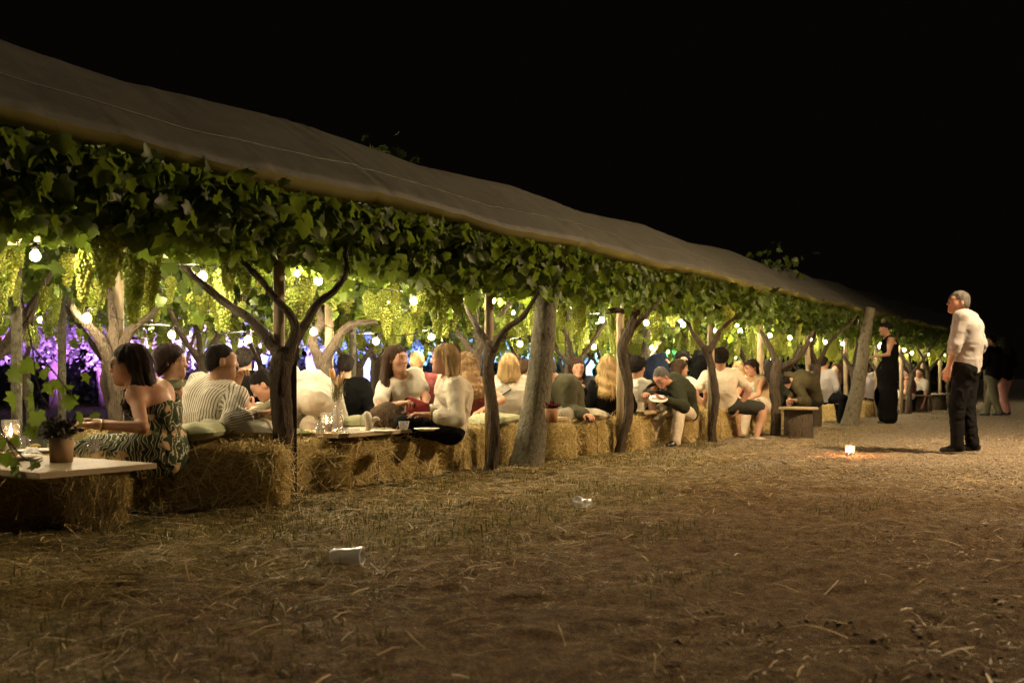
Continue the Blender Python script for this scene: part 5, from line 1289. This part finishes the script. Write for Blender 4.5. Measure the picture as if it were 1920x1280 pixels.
# litter on the ground and the ground candle
def crushed_cup(p, rz, label, r=.045, L=.14, seed=0, crush=.12):
    a = np.linspace(0, 2 * math.pi, 20, endpoint=False); Vs = []
    for t in np.linspace(0, 1, 10):
        rr_ = r * (.75 + .25 * t) * (1 + crush * fbm(np.stack([np.cos(a) * 1.3 + seed, np.sin(a) * 1.3, 0 * a + t * 2], -1), 2)); Vs.append(np.stack([0 * a + (t - .5) * L, np.cos(a) * rr_, r + np.sin(a) * rr_ * (1 - crush)], 1))
    Vs = np.concatenate(Vs + [np.array([[-.5 * L, 0, r]])]); i, j = np.meshgrid(np.arange(9), np.arange(20), indexing='ij'); i = i.ravel(); j = j.ravel(); Q = np.stack([i * 20 + j, i * 20 + (j + 1) % 20, (i + 1) * 20 + (j + 1) % 20, (i + 1) * 20 + j], 1)
    T = [[200, (q + 1) % 20, q] for q in range(20)]; root = thing('plastic_cup', label, 'cup', p, rz, 'discarded cups on the ground'); build('cup', Vs, [Q, T], PLASTIC, root)
    mb = MB(); mb.tube(np.array([[.5 * L, math.cos(x) * r, r + math.sin(x) * r * (1 - crush)] for x in np.linspace(0, 2 * math.pi, 21)]), .003, 6, cap=False); mb.build('rim', PLASTIC, root); return root
crushed_cup(gr(650, 1062), -.12, 'clear plastic cup lying on its side in the foreground', .048, .14, 1, .2)
crushed_cup(gr(1093, 955), 2.2, 'crumpled clear cup on the soil right of the straw', .046, .10, 5, .28)
candle(gr(1594, 856), 'lone lit candle in a glass on the gravel near the standing man', .052, .115)
cd = bpy.data.lights.new('ground_candle_light', 'POINT'); cd.energy = 60.0; cd.color = (1, .27, .08); cd.shadow_soft_size = .012; co = bpy.data.objects.new('ground_candle_light', cd); COL.objects.link(co); p = gr(1594, 856); co.location = (p[0], p[1], .085)
for px, py, e in ((500, 800, 1.2), (612, 800, .8), (20, 830, .8)):
    p = gr(px, py + 6, .43); cd = bpy.data.lights.new('table_candle_light', 'POINT'); cd.energy = e; cd.color = (1, .5, .22); cd.shadow_soft_size = .012; co = bpy.data.objects.new('table_candle_light', cd); COL.objects.link(co); co.location = (p[0], p[1], .53)
for px, py, r, lab in ((1141, 938, .022, 'small dark stone right of the crumpled cup'), (592, 962, .03, 'pale stone at the foot of the bales'), (1470, 868, .03, 'pale stone on the gravel left of the candle')):
    IV, IT = ico(2); o = build('stone', IV * [r, r * .8, r * .55] * (1 + .2 * fbm(IV * 1.7 + px, 2))[:, None], [IT], noisy('stone_%d' % px, (.03, .027, .024) if px == 1141 else (.25, .22, .17), (.05, .045, .04) if px == 1141 else (.38, .34, .27), 8)); o.location = [float(x) for x in gr(px, py) + [0, 0, r * .35]]; tag(o, lab, 'stone')
# the hanging shoot at the left edge
vs = thing('hanging_shoot', 'hanging vine shoot with separate leaves at the left edge', 'vine shoot', at(30, 640, 5.0)); b_ = at(30, 640, 5.0)
st = [PX((40, 560, 5.2), (60, 650, 5.1), (70, 720, 5.05), (95, 760, 5.0), (110, 700, 5.0)), PX((60, 650, 5.1), (95, 690, 5.0), (130, 735, 4.95), (160, 770, 4.9)), PX((-20, 760, 4.7), (10, 820, 4.5), (25, 850, 4.45), (40, 875, 4.4)), PX((10, 820, 4.5), (50, 862, 4.4), (80, 858, 4.4))]
for P in st:
    mb = MB(); mb.tube(catmull(P, 5) - b_, [.005, .004, .003, .002], 6); mb.build('stem', BARK, vs)
for i, (px, py, d, z, tilt) in enumerate(((62, 678, 5.1, .12, 80), (80, 690, 5.05, .10, 60), (52, 712, 5.05, .12, 75), (92, 718, 5.0, .10, 85), (62, 745, 5.0, .12, 80), (70, 772, 5.0, .13, 95), (105, 712, 4.95, .11, 70), (132, 742, 4.95, .11, 85), (150, 775, 4.9, .09, 80), (175, 775, 4.9, .07, 30), (158, 700, 4.95, .08, 70), (20, 690, 5.1, .13, 80), (25, 740, 5.1, .14, 85), (130, 720, 5.0, .08, 40),
        (22, 820, 4.5, .085, 90), (8, 850, 4.45, .09, 85), (26, 858, 4.4, .085, 90), (27, 875, 4.4, .07, 90), (55, 862, 4.4, .07, 20), (72, 865, 4.4, .09, 30), (0, 822, 4.5, .08, 85), (60, 800, 4.9, .09, 85))):
    l = link('leaf', LEAVES[i % 6], vs, at(px, py, d) - b_); l.rotation_euler = (math.radians(-tilt), rr.normal(0, .4), rr.normal(0, .6)); z *= .76; l.scale = (z, z, z)
# ================================================================== people
def pz(px, d, z=.43): return (px, HZ + (H - z) * F / d, d)
WHT = cloth('white_cotton', (.72, .68, .58)); CREAM = cloth('cream_knit', (.68, .62, .49)); SHW = cloth('white_shirt_cloth', (.40, .39, .40)); BLK = cloth('black_cloth', (.006, .006, .006), .9); BLK2 = cloth('black_trouser_cloth', (.011, .011, .012), .85)
OLV = cloth('olive_cloth', (.075, .075, .04)); OLVJ = cloth('olive_jacket_cloth', (.085, .082, .052)); BLZ = cloth('dark_green_blazer', (.045, .05, .032)); KHA = cloth('khaki_cloth', (.36, .33, .20)); BEI = cloth('beige_cloth', (.62, .54, .42)); BGV = cloth('beige_vest_cloth', (.52, .40, .22))
NAV = cloth('navy_cloth', (.02, .028, .055)); RED = cloth('dark_red_cloth', (.12, .02, .02)); DKC = cloth('charcoal_cloth', (.03, .03, .032)); SHT = cloth('dark_shorts_cloth', (.055, .055, .045)); GRY = cloth('grey_shirt_cloth', (.36, .34, .36)); CRT = cloth('cream_tee_cloth', (.68, .61, .48))
DGR = cloth('greenish_trousers', (.11, .11, .07)); PNK = cloth('pink_trousers', (.34, .17, .15)); DKG = cloth('dark_blouse', (.035, .04, .03)); CGR = cloth('grey_trousers', (.28, .26, .20))
STR = stripes(); FLO = floral()

person('woman in glasses and a floral strap dress leaning on the left table', pz(300, 6.1, .40), (262, 716, 6.0), (243, 684, 5.95), 188, 200, -4, res=.009, skin=(.47, .25, .15), R=(185, 792, 5.95), Lh=(180, 797, 5.62), Rp=(.3, .3, -1), Lp=(.9, -.5, -.6),
       knees=((190, 852, 6.2), (205, 862, 5.9)), feet=((200, 980, 6.15), (208, 980, 5.85)), top='straps', topm=FLO, legs='dress', legm=FLO, hair='long', hairc='auburn', hair_len=.24, extras=(glasses, watch(-1, GOLD)), bow=.06, curl=(50, 55))
person('woman with short dark hair in an olive sleeveless top, facing right', pz(338, 7.3), (326, 716, 7.2), (321, 678, 7.15), 25, 8, 0, res=.009, skin=(.45, .26, .17), R=(395, 800, 7.2), Lh=(400, 790, 7.5), top='tank', topm=OLV, legm=KHA, hair='shag', hairc='auburn')
person('man in a striped shirt seen from behind, hand at his mouth', pz(398, 6.95, .41), (410, 718, 6.86), (415, 677, 6.82), 62, 28, 0, res=.009, sex='m', skin=(.44, .26, .17), R=(486, 776, 6.75), Lh=(444, 718, 6.98), Rp=(.5, -.6, -.7), Lp=(.6, .5, -1),
       knees=((478, 792, 7.0), (440, 800, 7.3)), feet=((500, 900, 7.1), (470, 900, 7.4)), top='rolled', topm=STR, legm=KHA, hair='crop', hairc='black', extras=(watch(1, STEEL),), bow=.07, curl=(45, 70))
person('man in a white shirt bending low over the table behind the thick vine', pz(625, 8.6), (548, 728, 8.2), (494, 722, 8.1), 186, 186, -38, res=.010, sex='m', skin=(.48, .28, .2), R=(470, 768, 8.15), Lh=(476, 772, 7.95), Rp=(.4, .4, -1), Lp=(.6, -.4, -1),
       knees=((560, 788, 8.3), (565, 792, 8.0)), feet=((560, 880, 8.3), (570, 890, 8.0)), top='shirt', topm=WHT, legm=BEI, hair='short', hairc='black', bow=.17, curl=(60, 60), sleeve_loose=1.3)
person('woman with long straight brown hair and a white tee talking with a raised hand', pz(765, 8.9, .44), (750, 716, 8.75), (744, 674, 8.65), -55, -38, 2, res=.009, skin=(.50, .28, .185), R=(752, 756, 8.3), Lh=(790, 778, 8.45), Rp=(-1, -.2, -.8), Lp=(1, -.2, -.6),
       knees=((735, 800, 8.6), (770, 800, 8.5)), feet=((730, 880, 8.75), (760, 880, 8.7)), top='tee', topm=WHT, legs='trousers', legm=CREAM, hair='long', hairc='brown', hair_len=.34, curl=(55, 40), sleeve_loose=1.5)
person('woman with a blonde bob in a cream sweater, seen in profile facing left', pz(842, 8.35, .42), (846, 710, 8.28), (833, 673, 8.22), 196, 180, 0, res=.009, skin=(.52, .29, .2), R=(775, 772, 8.35), Lh=(800, 778, 8.0), Rp=(.3, .4, -1), Lp=(.9, -.3, -1),
       knees=((760, 793, 8.4), (765, 798, 8.1)), feet=((745, 890, 8.4), (752, 895, 8.1)), top='sweater', topm=CREAM, legm=BLK2, hair='bob', hairc='dirty', extras=(watch(-1, GOLD),), sleeve_loose=1.1, curl=(30, 30), bow=.05)
person('woman with long curly light brown hair, bare armed, seen from behind', pz(888, 10.2), (884, 722, 10.1), (872, 686, 10.05), 115, 130, 0, skin=(.5, .28, .18), R=(905, 768, 9.9), Lh=(850, 760, 10.3), Rp=(1, -.3, -.5), top='tank', topm=RED, legm=BLK2, hair='curly', hairc='curlyb')
person('blonde woman in a white sweater seen from behind with a dark bag strap', pz(955, 10.8), (956, 710, 10.75), (954, 684, 10.7), 88, 92, 0, skin=(.5, .3, .2), top='sweater', topm=WHT, legm=BLK2, hair='bob', hairc='blond', extras=(bag_strap,), sleeve_loose=1.2)
person('older man in an olive jacket half hidden by the leaning log', pz(1070, 10.9), (1045, 714, 10.8), (1024, 690, 10.75), 212, 196, -8, res=.010, sex='m', skin=(.55, .30, .21), R=(1045, 778, 10.7), Lh=(1096, 776, 10.5), Lp=(.35, -.2, -1), Rp=(-.3, .2, -1), top='jacket', topm=OLVJ, legm=CGR, hair='short', hairc='grey', bow=.07, sleeve_loose=1.3, knees=((1035, 780, 10.7), (1060, 780, 10.5)), feet=((1035, 850, 10.8), (1060, 852, 10.8)))
person('dark haired woman facing the camera with both hands raised to her chest', pz(1090, 12.3), (1086, 720, 12.2), (1083, 690, 12.1), -85, -80, -4, skin=(.50, .28, .19), R=(1080, 728, 11.8), Lh=(1092, 731, 11.8), Rp=(-1, 0, -1), Lp=(1, 0, -1), top='jacket', topm=DKC, legm=BLK2, hair='long', hairc='brown', hair_len=.3, curl=(60, 60))
person('woman with long pale blonde hair in a black top seen from behind', pz(1146, 11.7), (1143, 718, 11.65), (1138, 687, 11.6), 92, 85, 0, skin=(.55, .34, .24), top='sweater', topm=BLK, legm=BLK2, hair='wavy', hairc='blond', hair_len=.30, sleeve_loose=1.2)
person('person with dark curly hair and a white tee behind the crooked vine', pz(1186, 12.6), (1190, 718, 12.55), (1196, 688, 12.5), 62, 50, -5, skin=(.42, .25, .17), sex='m', R=(1215, 762, 12.7), Lh=(1200, 765, 12.9), top='tee', topm=WHT, legm=BLK2, hair='afro', hairc='black')
person('grey haired man in glasses and dark blazer bending over a plate', pz(1284, 12.8), (1262, 727, 12.5), (1240, 707, 12.3), 214, 214, -38, res=.010, sex='m', skin=(.58, .31, .22), R=(1213, 737, 12.15), Lh=(1250, 751, 12.0), Rp=(-.4, .3, -1), Lp=(.8, -.4, -.8), knees=((1222, 772, 12.4), (1272, 768, 12.3)), feet=((1218, 832, 12.3), (1266, 828, 12.15)), feet_yaw=225,
       top='jacket', topm=BLZ, inner=WHT, legm=BEI, hair='short', hairc='grey', bow=.10, extras=(glasses,), curl=(65, 20), palms=(None, (0, 0, 1)), sleeve_loose=1.2)
person('brown haired woman in a white tee, profile to the right, behind the man eating', pz(1287, 14.3), (1284, 716, 14.2), (1276, 690, 14.1), 35, 5, -4, skin=(.52, .3, .2), R=(1320, 762, 14.0), Lh=(1310, 745, 14.6), Rp=(.6, -.6, -.6), top='tee', topm=WHT, legm=KHA, hair='long', hairc='brown', hair_len=.24, extras=(watch(1, WHITE),))
person('man in a cream tee and dark shorts sitting with his back turned', pz(1357, 13.7, .46), (1351, 698, 13.65), (1351, 672, 13.6), 78, 80, -6, res=.010, sex='m', skin=(.40, .23, .15), R=(1386, 765, 13.6), Lh=(1322, 768, 13.7), Rp=(1, -.2, -.6), Lp=(-1, -.2, -.6), knees=((1412, 764, 13.6), (1375, 764, 14)), feet=((1420, 812, 13.4), (1385, 812, 14)), feet_yaw=-20,
       top='tee', topm=CRT, legs='shorts', legm=SHT, hair='afro', hairc='black', sc=1.05, shoem=cloth('pale_trainers', (.5, .46, .38)), sleeve_loose=1.4)
person('woman in a beige sleeveless vest over white looking down at her hands', pz(1422, 14.9, .42), (1413, 712, 14.8), (1408, 689, 14.7), 222, 205, -16, res=.010, skin=(.52, .29, .19), R=(1388, 748, 14.6), Lh=(1398, 751, 14.4), Rp=(-.6, 0, -1), Lp=(.9, -.3, -.7), top='vest', topm=BGV, inner=WHT, legm=BEI, hair='pony', hairc='auburn', knees=((1382, 760, 14.6), (1390, 762, 14.4)), feet=((1385, 806, 14.6), (1392, 808, 14.4)))
person('woman with brown hair seen from behind left of the beige vest woman', pz(1384, 16), (1384, 714, 15.9), (1384, 692, 15.85), 95, 100, 0, res=.014, skin=(.5, .3, .2), top='tank', topm=RED, legm=BLK2, hair='wavy', hairc='dirty', hair_len=.2)
person('woman with black wavy hair right of the beige vest woman', pz(1448, 16.4), (1446, 712, 16.3), (1440, 690, 16.2), 100, 120, 0, res=.014, skin=(.5, .3, .2), top='sweater', topm=DKG, legm=BLK2, hair='curly', hairc='black')
person('person in black stooping behind the cream tee man, back arched', (1318, 712, 15.5), (1296, 674, 15.3), (1278, 672, 15.2), 195, 195, -45, res=.014, sex='m', skin=(.5, .3, .2), R=(1282, 672, 14.9), Lh=(1272, 722, 15.2), feet=((1312, 792, 15.6), (1320, 792, 15.4)), top='sweater', topm=BLK, legm=BLK2, hair='short', hairc='black', bow=.14, sleeve_loose=1.6)
person('person in a navy top stooping left of the person in black', (1222, 712, 16.0), (1250, 680, 15.8), (1264, 691, 15.7), 10, 10, -50, res=.014, sex='m', skin=(.5, .3, .2), R=(1272, 738, 15.5), Lh=(1272, 738, 16), feet=((1220, 792, 16.1), (1226, 792, 15.8)), top='sweater', topm=NAV, legm=BLK2, hair='short', hairc='black', bow=.12)
person('dark haired person bent over the low round stump table', pz(1526, 16.6, .5), (1492, 711, 16.4), (1470, 720, 16.3), 190, 190, -50, res=.014, sex='m', skin=(.4, .24, .17), R=(1480, 748, 16.2), Lh=(1490, 750, 16.0), top='sweater', topm=cloth('dark_khaki_cloth', (.075, .065, .035)), legm=DKC, hair='afro', hairc='black', bow=.16, sleeve_loose=1.7)
person('man in a white shirt with black trousers seen from behind near the far log', pz(1552, 18.3, .48), (1541, 699, 18.2), (1545, 680, 18.2), 55, 40, 0, res=.014, sex='m', skin=(.5, .3, .2), R=(1571, 744, 18.2), Lh=(1569, 738, 18.6), knees=((1573, 746, 18.0), (1569, 746, 18.6)), feet=((1578, 786, 17.9), (1576, 785, 18.5)), top='rolled', topm=SHW, legm=BLK2, hair='crop', hairc='black')
person('small pale faced woman seen past the white shirted man', pz(1577, 20), (1573, 707, 19.9), (1567, 692, 19.8), 240, 235, 0, res=.018, skin=(.52, .3, .2), top='sweater', topm=BLK, legm=BLK2, hair='long', hairc='brown')
person('person in a grey shirt behind the far leaning log', pz(1632, 21.5), (1626, 709, 21.4), (1619, 692, 21.4), 120, 120, 0, res=.018, sex='m', skin=(.5, .3, .2), top='tee', topm=GRY, legm=BLK2, hair='short', hairc='black')
person('woman in a dark red top sitting right of the standing woman in black', pz(1706, 24), (1702, 713, 24), (1699, 698, 24), 150, 160, 0, res=.018, skin=(.42, .25, .17), top='tank', topm=RED, legm=WHT, hair='pony', hairc='black')
person('person in white and black at the farthest table', pz(1726, 24.6), (1723, 713, 24.5), (1724, 699, 24.5), 210, 210, 0, res=.018, sex='m', skin=(.5, .3, .2), top='tee', topm=WHT, legm=BLK2, hair='short', hairc='brown')
person('man with greyish hair just behind the long haired woman in the white tee', pz(786, 11.4), (786, 715, 11.3), (781, 678, 11.2), 95, 110, 0, res=.013, sex='m', skin=(.5, .3, .2), top='tee', topm=RED, legm=BLK2, hair='short', hairc='dirty')
person('standing person in black behind the striped shirt man', (462, 752, 10.5), (462, 702, 10.4), (458, 676, 10.4), 80, 80, 0, res=.013, sex='m', skin=(.4, .25, .17), feet=((455, 850, 10.5), (468, 850, 10.4)), top='sweater', topm=BLK, legm=BLK2, hair='afro', hairc='black', sleeve_loose=2.0)
person('person with dark hair and black clothes behind the pampas vase', pz(650, 11.6), (650, 716, 11.5), (648, 686, 11.5), 95, 95, 0, res=.014, sex='m', skin=(.4, .25, .17), top='sweater', topm=BLK, legm=BLK2, hair='afro', hairc='black', sleeve_loose=1.6)
person('person in dark clothes behind the blonde woman in the white sweater', pz(988, 12.2), (985, 714, 12.1), (984, 690, 12.1), 60, 60, 0, res=.014, sex='m', skin=(.4, .25, .17), top='sweater', topm=DKC, legm=BLK2, hair='short', hairc='brown')

# standing people
person('grey haired man standing alone on the gravel in a white shirt and dark trousers', (1813, 690, 11.05), (1811, 588, 11.05), (1797, 567, 11.05), 140, 176, 6, res=.0095, sex='m', sc=1.06, skin=(.48, .28, .2), Lh=(1779, 690, 10.95), R=(1828, 686, 11.28), Lp=(-.2, -1, -.1), Rp=(1, -.5, -.1),
       feet=((1824, 832, 11.0), (1795, 834, 10.95)), feet_yaw=168, top='rolled', topm=SHW, legm=BLK2, hair='short', hairc='grey', extras=(belt,), roll=.22, curl=(40, 35), sleeve_loose=1.5, group='people standing outside the pergola', bow=.03)
person('woman standing in a long black sleeveless dress, one forearm held out', (1664, 697, 18.3), (1666, 634, 18.3), (1659, 616, 18.3), 178, 184, -12, res=.013, skin=(.40, .23, .16), Lh=(1640, 668, 18.1), R=(1640, 668, 18.4), Lp=(.8, -.2, -.8), Rp=(.8, .2, -.8), feet=((1664, 786, 18.3), (1668, 788, 18.2)),
       top='tank', topm=BLK, legs='long_dress', legm=BLK, hair='bun', hairc='black', group='people standing outside the pergola')
person('standing person at the right edge in dim greenish trousers', (1862, 706, 21.8), (1862, 657, 21.8), (1858, 638, 21.8), 120, 150, 0, res=.016, sex='m', skin=(.3, .18, .12), feet=((1850, 772, 21.8), (1874, 772, 21.7)), top='sweater', topm=BLK, legm=DGR, hair='short', hairc='black', group='people standing outside the pergola', sleeve_loose=1.4)
person('standing person at the right edge in dim pinkish trousers', (1884, 706, 22.4), (1884, 659, 22.4), (1884, 641, 22.4), 100, 90, 0, res=.016, skin=(.3, .18, .12), feet=((1878, 771, 22.4), (1890, 771, 22.3)), top='sweater', topm=BLK, legm=PNK, hair='long', hairc='black', group='people standing outside the pergola')
pl_ = plate(at(1234, 750, 11.95), 'white plate held by the grey haired man eating', .115); pl_.rotation_euler = (math.radians(22), 0, 0)
fk = thing('fork', 'fork in the raised hand of the grey haired man', 'fork', at(1214, 732, 12.1), .2); mb = MB(); mb.tube([[0, 0, 0], [.06, 0, .006], [.13, 0, .002]], .003, 6); mb.build('handle', STEEL, fk); mb = MB()
for yy in (-.008, -.003, .003, .008): mb.tube([[.13, yy, .002], [.155, yy, .006], [.175, yy, .004]], .0014, 4)
mb.build('tines', STEEL, fk)
# seats under the people who sit deeper in
for s_, w_, lab in ((1.7, 1.75, 'straw bale under the long haired woman in the white tee'), (2.9, 1.7, 'straw bale seat under the curly haired woman'), (3.6, 1.35, 'straw bale seat under the blonde woman in the white sweater'), (4.6, 1.2, 'straw bale seat under the older man in the olive jacket'), (5.6, 1.3, 'straw bale seat under the person with dark curly hair'),
                    (6.0, 2.2, 'straw bale seat under the woman with raised hands'), (7.5, .95, 'straw bale seat under the man eating'), (8.6, 1.6, 'straw bale seat under the brown haired woman in white'), (10.6, 1.6, 'straw bale seat under the women beside the beige vest'), (11.0, .5, 'straw bale seat under the white shirted man near the far log'),
                    (13.0, .6, 'far straw bale seat right of the far log'), (15.4, .5, 'far straw bale seat by the standing woman'), (17.2, .5, 'farthest straw bale seat'), (1.5, 3.9, 'straw bale seat behind the pampas vase'), (2.9, 3.4, 'straw bale seat under the man with greyish hair'), (.75, 1.35, 'straw bale seat under the bending man in white'), (-.2, 1.5, 'straw bale seat under the woman in the olive top')):
    rbale(s_ - .48, s_ + .48, w_ - .24, w_ + .24, lab, .34)
